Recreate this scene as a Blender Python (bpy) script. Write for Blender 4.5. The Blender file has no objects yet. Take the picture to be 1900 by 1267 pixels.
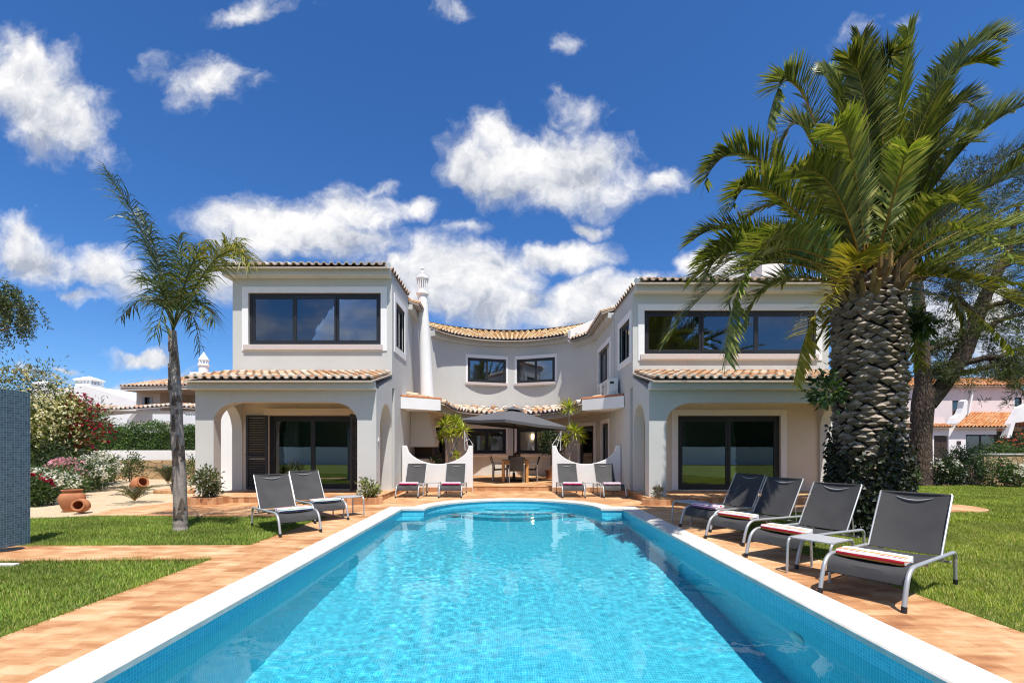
import bpy, bmesh, math, random
import numpy as np
from mathutils import Vector, Matrix
R = math.radians
scene = bpy.context.scene
col = scene.collection
rnd = random.Random(7)
nrg = np.random.default_rng(11)

# ------------------------------------------------------------------ camera
F = 844.4                      # focal length in photo pixels (1900 wide)
CX, CY, CH = 946.0, 832.0, 1.36
cam_d = bpy.data.cameras.new('camera')
cam = bpy.data.objects.new('camera', cam_d); col.objects.link(cam)
cam.location = (0, 0, CH); cam.rotation_euler = (R(90), 0, 0)
cam_d.sensor_width = 36; cam_d.lens = 16.0
cam_d.shift_x = 4/1900; cam_d.shift_y = 198.5/1900
cam_d.clip_start = 0.05; cam_d.clip_end = 3000
scene.camera = cam

def at(px, py, Y):             # point at depth Y seen at photo pixel (px, py)
    return Vector(((px-CX)*Y/F, Y, CH+(CY-py)*Y/F))

# ------------------------------------------------------------------ sun, sky, exposure
SUN_EL, SUN_AZ = 67.0, 20.0    # azimuth: degrees to the right of straight behind the camera
sd = bpy.data.lights.new('sun', 'SUN'); so = bpy.data.objects.new('sun', sd); col.objects.link(so)
sd.energy = 3.9; sd.angle = R(0.53); sd.color = (1.0, 0.955, 0.89)
sun_dir = Vector((math.sin(R(SUN_AZ))*math.cos(R(SUN_EL)), -math.cos(R(SUN_AZ))*math.cos(R(SUN_EL)), math.sin(R(SUN_EL))))
so.rotation_euler = sun_dir.to_track_quat('Z', 'Y').to_euler()
so.location = sun_dir*50
try: sd.cycles.is_caustics_light = True
except Exception: pass

vs = scene.view_settings
vs.view_transform = 'Standard'; vs.look = 'None'; vs.gamma = 1.0; vs.use_curve_mapping = False
vs.exposure = 0.66
scene.render.film_transparent = False
cy = scene.cycles
cy.max_bounces = 10; cy.diffuse_bounces = 4; cy.glossy_bounces = 4; cy.transmission_bounces = 8
cy.transparent_max_bounces = 16; cy.caustics_refractive = True; cy.caustics_reflective = False
cy.sample_clamp_indirect = 6.0; cy.blur_glossy = 0.3
cy.use_denoising = True; cy.pixel_filter_type = 'BLACKMAN_HARRIS'; cy.filter_width = 1.15
try: cy.denoiser = 'OPENIMAGEDENOISE'; cy.denoising_prefilter = 'ACCURATE'
except Exception: pass

class NT:                      # tiny node-tree builder
    def __init__(s, tree): s.t = tree; s.n = tree.nodes; s.l = tree.links
    def new(s, typ, **kw):
        n = s.n.new(typ)
        for k, v in kw.items(): setattr(n, k, v)
        return n
    def put(s, sock, v):
        if hasattr(v, 'is_linked') or isinstance(v, bpy.types.NodeSocket): s.l.new(v, sock)
        elif v is not None: sock.default_value = v
    def math(s, op, a, b=None, c=None, clamp=False):
        n = s.new('ShaderNodeMath', operation=op); n.use_clamp = clamp
        for i, v in enumerate((a, b, c)):
            if v is not None: s.put(n.inputs[i], v)
        return n.outputs[0]
    def vmath(s, op, a, b=None):
        n = s.new('ShaderNodeVectorMath', operation=op)
        s.put(n.inputs[0], a)
        if b is not None: s.put(n.inputs[1], b)
        return n.outputs['Value'] if op in ('LENGTH', 'DOT_PRODUCT') else n.outputs[0]
    def noise(s, vec, scale, detail=4, rough=0.5, dist=0.0, out='Fac'):
        n = s.new('ShaderNodeTexNoise'); s.put(n.inputs['Vector'], vec)
        n.inputs['Scale'].default_value = scale; n.inputs['Detail'].default_value = detail
        n.inputs['Roughness'].default_value = rough; n.inputs['Distortion'].default_value = dist
        return n.outputs[out]
    def ramp(s, fac, stops, interp='LINEAR'):
        n = s.new('ShaderNodeValToRGB'); s.put(n.inputs[0], fac); e = n.color_ramp.elements
        n.color_ramp.interpolation = interp
        while len(e) < len(stops): e.new(0.5)
        for el, (p, c) in zip(e, stops): el.position = p; el.color = (*c, 1) if len(c) == 3 else c
        return n.outputs[0]
    def mix(s, fac, a, b, mode='MIX'):
        n = s.new('ShaderNodeMix', data_type='RGBA', blend_type=mode)
        s.put(n.inputs[0], fac)
        for i, v in ((6, a), (7, b)):
            if isinstance(v, tuple) and len(v) == 3: v = (*v, 1)
            s.put(n.inputs[i], v)
        return n.outputs[2]
    def smooth(s, x, a, b):
        n = s.new('ShaderNodeMapRange', interpolation_type='SMOOTHSTEP')
        s.put(n.inputs[0], x); n.inputs[1].default_value = a; n.inputs[2].default_value = b
        return n.outputs[0]

world = bpy.data.worlds.new('World'); scene.world = world; world.use_nodes = True
w = NT(world.node_tree); w.n.clear()
sky = w.new('ShaderNodeTexSky', sky_type='NISHITA'); sky.sun_disc = False
sky.sun_elevation = R(SUN_EL); sky.sun_rotation = R(180-SUN_AZ)
sky.air_density = 1.0; sky.dust_density = 0.35; sky.ozone_density = 3.0; sky.altitude = 50
tc = w.new('ShaderNodeTexCoord'); D = tc.outputs['Generated']
sep = w.new('ShaderNodeSeparateXYZ'); w.put(sep.inputs[0], D)
yy = w.math('MAXIMUM', w.math('ABSOLUTE', sep.outputs[1]), 0.02)
u = w.math('DIVIDE', sep.outputs[0], yy); v = w.math('DIVIDE', sep.outputs[2], yy)
cmb = w.new('ShaderNodeCombineXYZ'); w.put(cmb.inputs[0], u); w.put(cmb.inputs[1], v); P = cmb.outputs[0]
wn = w.noise(P, 3.2, 3, 0.5, out='Color')
warp = w.vmath('SCALE', w.vmath('SUBTRACT', wn, (0.5, 0.5, 0.5))); warp.node.inputs['Scale'].default_value = 0.16
wn2 = w.noise(P, 13.0, 5, 0.6, out='Color')
warp2 = w.vmath('SCALE', w.vmath('SUBTRACT', wn2, (0.5, 0.5, 0.5))); warp2.node.inputs['Scale'].default_value = 0.07
PW = w.vmath('ADD', w.vmath('ADD', P, warp), warp2)
# directions of the clouds on the sky (photo degrees turned into tangent coordinates of the +Y direction)
BL = [ # cx, cy, rx, ry, weight, tilt
 (85,185,150,85,0.95,-32),(40,140,80,60,0.7,0),(160,235,60,40,0.6,-35),(385,135,80,46,0.48,-10),(460,2,95,24,0.45,0),(845,-4,40,14,0.4,0),
 (1000,322,185,70,1.15,-4),(915,262,52,50,1.0,0),(1110,300,70,60,0.9,0),(870,325,70,45,0.9,0),(1222,332,46,24,0.55,25),(1075,196,50,40,0.5,-15),(1070,72,30,16,0.36,0),
 (520,428,150,58,1.1,0),(640,400,95,56,1.0,0),(765,388,48,26,0.75,8),(600,455,150,45,0.9,0),(690,350,60,16,0.45,0),
 (850,520,165,82,1.15,0),(1035,478,95,36,0.95,6),(740,530,90,70,1.0,0),(930,575,110,50,1.0,0),(860,415,60,14,0.4,10),
 (1095,565,110,58,1.1,8),(1180,545,55,50,0.9,0),(1020,600,90,30,0.8,0),(1088,418,34,16,0.7,0),
 (60,465,120,56,0.85,-16),(195,500,70,44,0.85,-15),(150,545,46,13,0.6,-12),(400,525,60,46,0.9,0),(225,530,50,36,0.7,0),(60,425,60,24,0.6,-20),
 (258,647,66,17,0.95,-3),(118,669,24,7,0.7,0),(140,690,120,10,0.4,0),(330,690,70,10,0.45,0),
 (1330,512,110,38,1.0,0),(1400,560,110,60,0.8,0),(1780,610,170,75,0.9,0),(1850,560,100,40,0.7,0),(1585,55,22,20,0.2,0),(1660,48,34,12,0.2,30)]
field = None
def cloud_field(PIN, BL):
  field = None
  for cx_, cy_, rx, ry, wt, tilt in BL:
    c = ((cx_-CX)/F, (CY-cy_)/F, 0)
    m = w.new('ShaderNodeMapping', vector_type='TEXTURE'); w.put(m.inputs[0], PIN)
    m.inputs['Location'].default_value = c; m.inputs['Rotation'].default_value = (0, 0, R(tilt))
    m.inputs['Scale'].default_value = (rx*1.2/F, ry*1.15/F, 1)
    d = w.math('MULTIPLY_ADD', w.vmath('LENGTH', m.outputs[0]), -wt, wt)
    field = d if field is None else w.math('SMOOTH_MAX', field, d, 0.12)
  return field
field = cloud_field(PW, BL)
BIG = [(95,190,170,100,1,-32),(990,315,190,80,1,-4),(560,430,190,70,1,0),(880,530,190,90,1,0),(1110,565,130,60,1,0),(70,470,130,60,1,-16),(1800,600,180,80,1,0)]
f_here = cloud_field(P, BIG); f_up = cloud_field(w.vmath('ADD', P, (-0.008, 0.030, 0.0)), BIG)
front = w.math('GREATER_THAN', sep.outputs[1], 0.02)
fb1 = w.noise(PW, 8.0, 8, 0.59); fb2 = w.noise(P, 4.0, 8, 0.6)
dens = w.math('ADD', field, w.math('MULTIPLY', w.math('SUBTRACT', fb1, 0.5), 1.6))
mask_f = w.math('MULTIPLY', w.smooth(dens, -0.06, 0.66), front)
# unseen clouds added behind the camera: mirrored in glass, fill light for the facade
backn = w.smooth(w.noise(w.vmath('MULTIPLY', D, (1, 1, 2.2)), 2.6, 8, 0.58), 0.43, 0.62)
backm = w.math('MULTIPLY', backn, w.math('SUBTRACT', 1.0, front))
mask = w.math('ADD', mask_f, w.math('MULTIPLY', backm, 0.8), clamp=True)
# billows: bright tops, greyer hollows
shift = w.vmath('ADD', PW, (-0.012, 0.03, 0.0))
fb3 = w.noise(shift, 8.0, 8, 0.59)
relief = w.math('MULTIPLY_ADD', w.math('SUBTRACT', fb1, fb3), 2.4, 0.52)
relief = w.math('MULTIPLY_ADD', w.math('SUBTRACT', f_here, f_up), 0.75, relief)
relief = w.math('ADD', relief, w.math('MULTIPLY', w.math('SUBTRACT', w.noise(PW, 5.0, 4, 0.5), 0.5), 1.1), clamp=True)
ccol = w.ramp(relief, [(0.10, (2.6, 2.8, 3.3)), (0.48, (4.3, 4.4, 4.65)), (0.92, (6.1, 6.0, 5.9))])
# the photograph's polarised, deep blue air
skyc = w.mix(1.0, sky.outputs[0], (0.49, 0.635, 0.855), 'MULTIPLY')
hs = w.new('ShaderNodeHueSaturation'); hs.inputs['Saturation'].default_value = 1.10; w.put(hs.inputs['Color'], skyc)
final = w.mix(w.math('MULTIPLY', mask, 0.97), hs.outputs[0], ccol)
bg = w.new('ShaderNodeBackground'); bg.inputs['Strength'].default_value = 0.114; w.put(bg.inputs[0], final)
ow = w.new('ShaderNodeOutputWorld'); w.l.new(bg.outputs[0], ow.inputs[0])

# ------------------------------------------------------------------ materials
M = {}
def mat(name):
    m = bpy.data.materials.new(name); m.use_nodes = True
    t = NT(m.node_tree); b = t.n['Principled BSDF']; M[name] = m
    return m, t, b
def setb(b, rough=0.6, metal=0.0, spec=0.5):
    b.inputs['Roughness'].default_value = rough; b.inputs['Metallic'].default_value = metal
    b.inputs['Specular IOR Level'].default_value = spec
def bump(t, b, h, strength=0.3, dist=0.02):
    n = t.new('ShaderNodeBump'); n.inputs['Strength'].default_value = strength; n.inputs['Distance'].default_value = dist
    t.put(n.inputs['Height'], h); t.l.new(n.outputs[0], b.inputs['Normal'])
def obj_co(t): return t.new('ShaderNodeTexCoord').outputs['Object']
def geo_co(t): return t.new('ShaderNodeNewGeometry').outputs['Position']
def scalec(c, k): return tuple(min(1, x*k) for x in c)
def plain(name, c, rough=0.6, metal=0.0, var=0.06, scale=6.0, bmp=0.0, bscale=60, spec=0.5):
    m, t, b = mat(name); setb(b, rough, metal, spec); P = geo_co(t)
    t.put(b.inputs['Base Color'], t.ramp(t.noise(P, scale, 5, 0.6), [(0.3, scalec(c, 1-var)), (0.7, scalec(c, 1+var))]))
    if bmp: bump(t, b, t.noise(P, bscale, 4, 0.6), bmp, 0.01)
    return m
def plaster(name, c, stain=0.5):
    m, t, b = mat(name); setb(b, 0.85, 0, 0.2); P = geo_co(t)
    base = t.ramp(t.noise(P, 0.9, 6, 0.6), [(0.3, scalec(c, 0.94)), (0.7, scalec(c, 1.03))])
    st = t.smooth(t.noise(t.vmath('MULTIPLY', P, (5, 5, 0.5)), 1.2, 5, 0.65), 0.56, 0.8)
    t.put(b.inputs['Base Color'], t.mix(t.math('MULTIPLY', st, 0.34*stain), base, scalec(c, 0.72)))
    bump(t, b, t.noise(P, 38, 5, 0.65), 0.25, 0.012)
    return m
plaster('plaster_grey', (0.592, 0.588, 0.555))
plaster('plaster_white', (0.86, 0.845, 0.82), 0.3)
plaster('plaster_cream', (0.72, 0.64, 0.54), 0.4)
plaster('plaster_pink', (0.78, 0.68, 0.66), 0.6)
plain('trim_white', (0.85, 0.83, 0.81), 0.75, var=0.03)
plain('sill_stone', (0.58, 0.50, 0.46), 0.6, var=0.06, scale=20)
plain('alu_dark', (0.016, 0.017, 0.020), 0.45, 0.0, 0.05)
plain('shutter_dark', (0.028, 0.032, 0.038), 0.5)
plain('alu_silver', (0.46, 0.46, 0.455), 0.42, 0.45, 0.03)
plain('plastic_black', (0.015, 0.015, 0.016), 0.5)
plain('plastic_white', (0.74, 0.74, 0.71), 0.5, var=0.03)
plain('table_grey', (0.42, 0.42, 0.42), 0.45, var=0.05)
plain('canopy_grey', (0.10, 0.10, 0.11), 0.9, var=0.08)
plain('terracotta', (0.42, 0.165, 0.07), 0.85, var=0.16, scale=9, bmp=0.2)
plain('soil', (0.16, 0.09, 0.05), 0.95, var=0.3, scale=20, bmp=0.6)
plain('teak', (0.58, 0.30, 0.09), 0.5, var=0.15, scale=12)
plain('wood_dark', (0.05, 0.032, 0.022), 0.6, var=0.2)
plain('interior', (0.56, 0.52, 0.46), 0.9, var=0.08, scale=1.5)
plain('curtain', (0.60, 0.57, 0.52), 0.9, var=0.12, scale=3)
plain('wood_floor', (0.22, 0.14, 0.085), 0.5, var=0.2, scale=3)
plain('coping_stone', (0.60, 0.565, 0.505), 0.7, var=0.12, scale=5, bmp=0.15)
plain('terracotta_render', (0.36, 0.24, 0.14), 0.9, var=0.15, scale=4, bmp=0.4, bscale=20)
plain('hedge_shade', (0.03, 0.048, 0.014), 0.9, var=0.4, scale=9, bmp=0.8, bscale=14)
plain('stem_brown', (0.17, 0.115, 0.07), 0.9, var=0.3, scale=20, bmp=0.5)

def glass():
    m, t, b = mat('window_glass'); t.n.remove(b); out = t.n['Material Output']
    tr = t.new('ShaderNodeBsdfTransparent'); tr.inputs[0].default_value = (0.84, 0.86, 0.87, 1)
    gl = t.new('ShaderNodeBsdfGlossy'); gl.inputs['Roughness'].default_value = 0.0; gl.inputs[0].default_value = (0.92, 0.96, 1, 1)
    nb = t.new('ShaderNodeBump'); nb.inputs['Strength'].default_value = 0.02; nb.inputs['Distance'].default_value = 0.02
    t.put(nb.inputs['Height'], t.noise(geo_co(t), 1.7, 2, 0.5)); t.l.new(nb.outputs[0], gl.inputs['Normal'])
    fr = t.new('ShaderNodeFresnel'); fr.inputs[0].default_value = 2.25
    mx = t.new('ShaderNodeMixShader'); t.l.new(fr.outputs[0], mx.inputs[0]); t.l.new(tr.outputs[0], mx.inputs[1]); t.l.new(gl.outputs[0], mx.inputs[2])
    t.l.new(mx.outputs[0], out.inputs[0])
glass()

def paving():
    m, t, b = mat('terracotta_paving'); setb(b, 0.72, 0, 0.3); P = geo_co(t)
    mp = t.new('ShaderNodeMapping'); t.put(mp.inputs[0], P); mp.inputs['Rotation'].default_value = (0, 0, R(2.0))
    vec = t.vmath('ADD', mp.outputs[0], t.vmath('SCALE', t.noise(P, 3.0, 3, 0.5, out='Color')))
    vec.node.inputs[1].links[0].from_node.inputs['Scale'].default_value = 0.012
    br = t.new('ShaderNodeTexBrick'); t.put(br.inputs['Vector'], vec)
    br.inputs['Scale'].default_value = 1.0; br.inputs['Brick Width'].default_value = 0.24; br.inputs['Row Height'].default_value = 0.12
    br.inputs['Mortar Size'].default_value = 0.003; br.inputs['Mortar Smooth'].default_value = 0.5; br.inputs['Bias'].default_value = 0.0
    br.inputs['Color1'].default_value = (0, 0, 0, 1); br.inputs['Color2'].default_value = (1, 1, 1, 1); br.inputs['Mortar'].default_value = (0.5, 0.5, 0.5, 1)
    streak = t.noise(t.vmath('MULTIPLY', P, (2.2, 7.0, 1)), 1.0, 5, 0.62)
    blot = t.noise(P, 0.8, 4, 0.6)
    val = t.math('ADD', t.math('MULTIPLY', br.outputs['Color'], 0.19), t.math('ADD', t.math('MULTIPLY', streak, 0.85), t.math('MULTIPLY_ADD', blot, 0.8, -0.38)))
    c = t.ramp(val, [(0.24, (0.25, 0.11, 0.048)), (0.42, (0.42, 0.21, 0.095)), (0.57, (0.53, 0.325, 0.17)), (0.73, (0.62, 0.44, 0.265)), (0.90, (0.69, 0.56, 0.40))])
    fine = t.noise(P, 55, 4, 0.7)
    c = t.mix(0.30, c, t.ramp(fine, [(0.3, (0.33, 0.19, 0.11)), (0.7, (0.8, 0.58, 0.38))]), 'SOFT_LIGHT')
    c = t.mix(t.math('MULTIPLY', br.outputs['Fac'], 0.3), c, (0.50, 0.34, 0.21))
    t.put(b.inputs['Base Color'], c)
    hh = t.math('SUBTRACT', t.math('MULTIPLY', fine, 0.25), br.outputs['Fac'])
    bump(t, b, hh, 0.35, 0.008)
paving()

def mosaic(name, ca, cb, grout, size=0.025, rough=0.2):
    m, t, b = mat(name); setb(b, rough, 0, 0.6)
    ob = t.new('ShaderNodeNewGeometry'); P = ob.outputs['Position']; N = ob.outputs['Normal']
    # 3 planar grids picked by the face normal
    sp = t.new('ShaderNodeSeparateXYZ'); t.put(sp.inputs[0], P); sn = t.new('ShaderNodeSeparateXYZ'); t.put(sn.inputs[0], N)
    an = [t.math('ABSOLUTE', sn.outputs[i]) for i in range(3)]
    flat = t.math('GREATER_THAN', an[2], 0.7); sx = t.math('MULTIPLY', t.math('GREATER_THAN', an[0], an[1]), t.math('SUBTRACT', 1.0, flat))
    a = t.math('ADD', t.math('MULTIPLY', sp.outputs[1], sx), t.math('MULTIPLY', sp.outputs[0], t.math('SUBTRACT', 1.0, sx)))
    bb = t.math('ADD', t.math('MULTIPLY', sp.outputs[1], flat), t.math('MULTIPLY', sp.outputs[2], t.math('SUBTRACT', 1.0, flat)))
    a = t.math('DIVIDE', a, size); bb = t.math('DIVIDE', bb, size)
    fa = t.math('FRACT', a); fb = t.math('FRACT', bb)
    ea = t.math('MINIMUM', fa, t.math('SUBTRACT', 1.0, fa)); eb = t.math('MINIMUM', fb, t.math('SUBTRACT', 1.0, fb))
    line = t.math('LESS_THAN', t.math('MINIMUM', ea, eb), 0.065)
    cm = t.new('ShaderNodeCombineXYZ'); t.put(cm.inputs[0], t.math('FLOOR', a)); t.put(cm.inputs[1], t.math('FLOOR', bb)); 
    wn_ = t.new('ShaderNodeTexWhiteNoise', noise_dimensions='3D'); t.put(wn_.inputs['Vector'], cm.outputs[0])
    c = t.mix(wn_.outputs['Value'], ca, cb)
    c = t.mix(line, c, grout); t.put(b.inputs['Base Color'], c)
    t.put(b.inputs['Roughness'], t.math('MULTIPLY_ADD', line, 0.5, rough))
    bump(t, b, t.math('SUBTRACT', 1.0, line), 0.3, 0.003)
mosaic('pool_mosaic', (0.028, 0.42, 0.575), (0.075, 0.54, 0.675), (0.22, 0.66, 0.75))
mosaic('shower_mosaic', (0.022, 0.075, 0.13), (0.075, 0.17, 0.24), (0.26, 0.32, 0.35), 0.034, 0.3)

def water():
    m, t, b = mat('pool_water'); t.n.remove(b); out = t.n['Material Output']
    g = t.new('ShaderNodeBsdfGlass'); g.inputs['Roughness'].default_value = 0.0; g.inputs['IOR'].default_value = 1.33
    g.inputs['Color'].default_value = (0.80, 0.97, 1.0, 1)
    t.l.new(g.outputs[0], out.inputs[0])
water()

def vcol(name, rough=0.55, transl=0.0, spec=0.4, var=0.2):
    m, t, b = mat(name); setb(b, rough, 0, spec)
    a = t.new('ShaderNodeAttribute', attribute_name='Col').outputs['Color']
    n = t.noise(geo_co(t), 14, 3, 0.6)
    c = t.mix(1.0, a, t.ramp(n, [(0.25, (1-var,)*3), (0.75, (1.0, 1.0, 1.0))]), 'MULTIPLY')
    t.put(b.inputs['Base Color'], c)
    if transl:
        out = t.n['Material Output']; tl = t.new('ShaderNodeBsdfTranslucent'); t.put(tl.inputs[0], t.mix(1.0, c, (1.25, 1.2, 0.55), 'MULTIPLY'))
        mx = t.new('ShaderNodeMixShader'); mx.inputs[0].default_value = transl
        t.l.new(b.outputs[0], mx.inputs[1]); t.l.new(tl.outputs[0], mx.inputs[2]); t.l.new(mx.outputs[0], out.inputs[0])
vcol('leaf', 0.45, 0.28, 0.5); vcol('palm_leaf', 0.42, 0.27, 0.45); vcol('grass_blade', 0.6, 0.3, 0.3)
vcol('bark', 0.95, 0.0, 0.15, 0.45); vcol('roof_tile', 0.85, 0.0, 0.2, 0.3); vcol('towel', 0.95, 0.0, 0.1, 0.1); vcol('petal', 0.7, 0.2, 0.2, 0.1)

def fabric():
    m, t, b = mat('sling_fabric'); setb(b, 0.7, 0, 0.3); P = geo_co(t)
    n = t.noise(P, 4, 3, 0.5); c = t.ramp(n, [(0.3, (0.046, 0.045, 0.045)), (0.7, (0.062, 0.060, 0.059))])
    t.put(b.inputs['Base Color'], c); bump(t, b, t.noise(P, 420, 2, 0.6), 0.3, 0.002)
fabric()
def lawn_mat():
    m, t, b = mat('lawn_ground'); setb(b, 0.95, 0, 0.1); P = geo_co(t)
    c = t.ramp(t.noise(P, 2.2, 6, 0.65), [(0.25, (0.07, 0.11, 0.018)), (0.55, (0.14, 0.20, 0.035)), (0.8, (0.25, 0.24, 0.07))])
    c = t.mix(0.5, c, t.ramp(t.noise(P, 60, 4, 0.7), [(0.3, (0.03, 0.05, 0.012)), (0.7, (0.20, 0.24, 0.06))]))
    t.put(b.inputs['Base Color'], c); bump(t, b, t.noise(P, 70, 4, 0.7), 0.8, 0.03)
lawn_mat()
def gravel_mat():
    m, t, b = mat('gravel'); setb(b, 0.95, 0, 0.1); P = geo_co(t)
    vo = t.new('ShaderNodeTexVoronoi'); t.put(vo.inputs['Vector'], P); vo.inputs['Scale'].default_value = 38
    c = t.mix(0.5, t.ramp(vo.outputs['Color'], [(0.2, (0.40, 0.29, 0.17)), (0.8, (0.70, 0.57, 0.39))]), t.ramp(t.noise(P, 0.9, 5, 0.6), [(0.3, (0.48, 0.35, 0.21)), (0.7, (0.66, 0.53, 0.36))]))
    t.put(b.inputs['Base Color'], c); bump(t, b, vo.outputs['Distance'], 0.7, 0.02)
gravel_mat()
def stone_mat(name, a, c2, mort, scale=3.2):
    m, t, b = mat(name); setb(b, 0.9, 0, 0.2); P = geo_co(t)
    pw = t.vmath('ADD', t.vmath('MULTIPLY', P, (1, 1, 1.35)), t.vmath('SCALE', t.noise(P, 2.5, 3, 0.5, out='Color')))
    pw.node.inputs[1].links[0].from_node.inputs['Scale'].default_value = 0.3
    vo = t.new('ShaderNodeTexVoronoi', feature='DISTANCE_TO_EDGE'); t.put(vo.inputs['Vector'], pw); vo.inputs['Scale'].default_value = scale
    v2 = t.new('ShaderNodeTexVoronoi'); t.put(v2.inputs['Vector'], pw); v2.inputs['Scale'].default_value = scale
    hv = t.new('ShaderNodeSeparateColor'); t.put(hv.inputs[0], v2.outputs['Color'])
    c = t.mix(hv.outputs[0], a, c2); c = t.mix(0.5, c, t.ramp(t.noise(P, 18, 5, 0.7), [(0.3, scalec(a, 0.6)), (0.7, scalec(c2, 1.15))]))
    e = t.smooth(vo.outputs['Distance'], 0.01, 0.07)
    t.put(b.inputs['Base Color'], t.mix(e, mort, c)); bump(t, b, t.math('ADD', e, t.math('MULTIPLY', t.noise(P, 18, 4, 0.6), 0.5)), 0.8, 0.04)
stone_mat('stone_wall', (0.28, 0.17, 0.08), (0.62, 0.45, 0.26), (0.30, 0.21, 0.12), 2.6)
def skirt_mat():
    m, t, b = mat('terracotta_skirt'); setb(b, 0.75, 0, 0.3); P = geo_co(t)
    sp = t.new('ShaderNodeSeparateXYZ'); t.put(sp.inputs[0], P)
    s = t.math('DIVIDE', t.math('ADD', sp.outputs[0], t.math('MULTIPLY', sp.outputs[1], 0.83)), 0.14)
    fr = t.math('FRACT', s); line = t.math('LESS_THAN', fr, 0.07)
    wn_ = t.new('ShaderNodeTexWhiteNoise', noise_dimensions='1D'); t.put(wn_.inputs['W'], t.math('FLOOR', s))
    val = t.math('ADD', t.math('MULTIPLY', wn_.outputs['Value'], 0.5), t.math('MULTIPLY', t.noise(P, 9, 4, 0.6), 0.5))
    c = t.ramp(val, [(0.2, (0.36, 0.16, 0.07)), (0.5, (0.52, 0.26, 0.12)), (0.8, (0.64, 0.38, 0.20))])
    t.put(b.inputs['Base Color'], t.mix(line, c, (0.45, 0.30, 0.18)))
skirt_mat()
def bark_mat():
    m, t, b = mat('pine_bark'); setb(b, 0.95, 0, 0.15); P = geo_co(t)
    vo = t.new('ShaderNodeTexVoronoi', feature='DISTANCE_TO_EDGE'); t.put(vo.inputs['Vector'], t.vmath('MULTIPLY', P, (1, 1, 0.35))); vo.inputs['Scale'].default_value = 11
    c = t.mix(t.smooth(vo.outputs['Distance'], 0.0, 0.16), (0.018, 0.013, 0.010), (0.10, 0.068, 0.05))
    c = t.mix(0.4, c, t.ramp(t.noise(P, 8, 5, 0.7), [(0.3, (0.03, 0.022, 0.018)), (0.7, (0.20, 0.145, 0.115))]))
    t.put(b.inputs['Base Color'], c); bump(t, b, vo.outputs['Distance'], 1.0, 0.06)
bark_mat()

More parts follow.
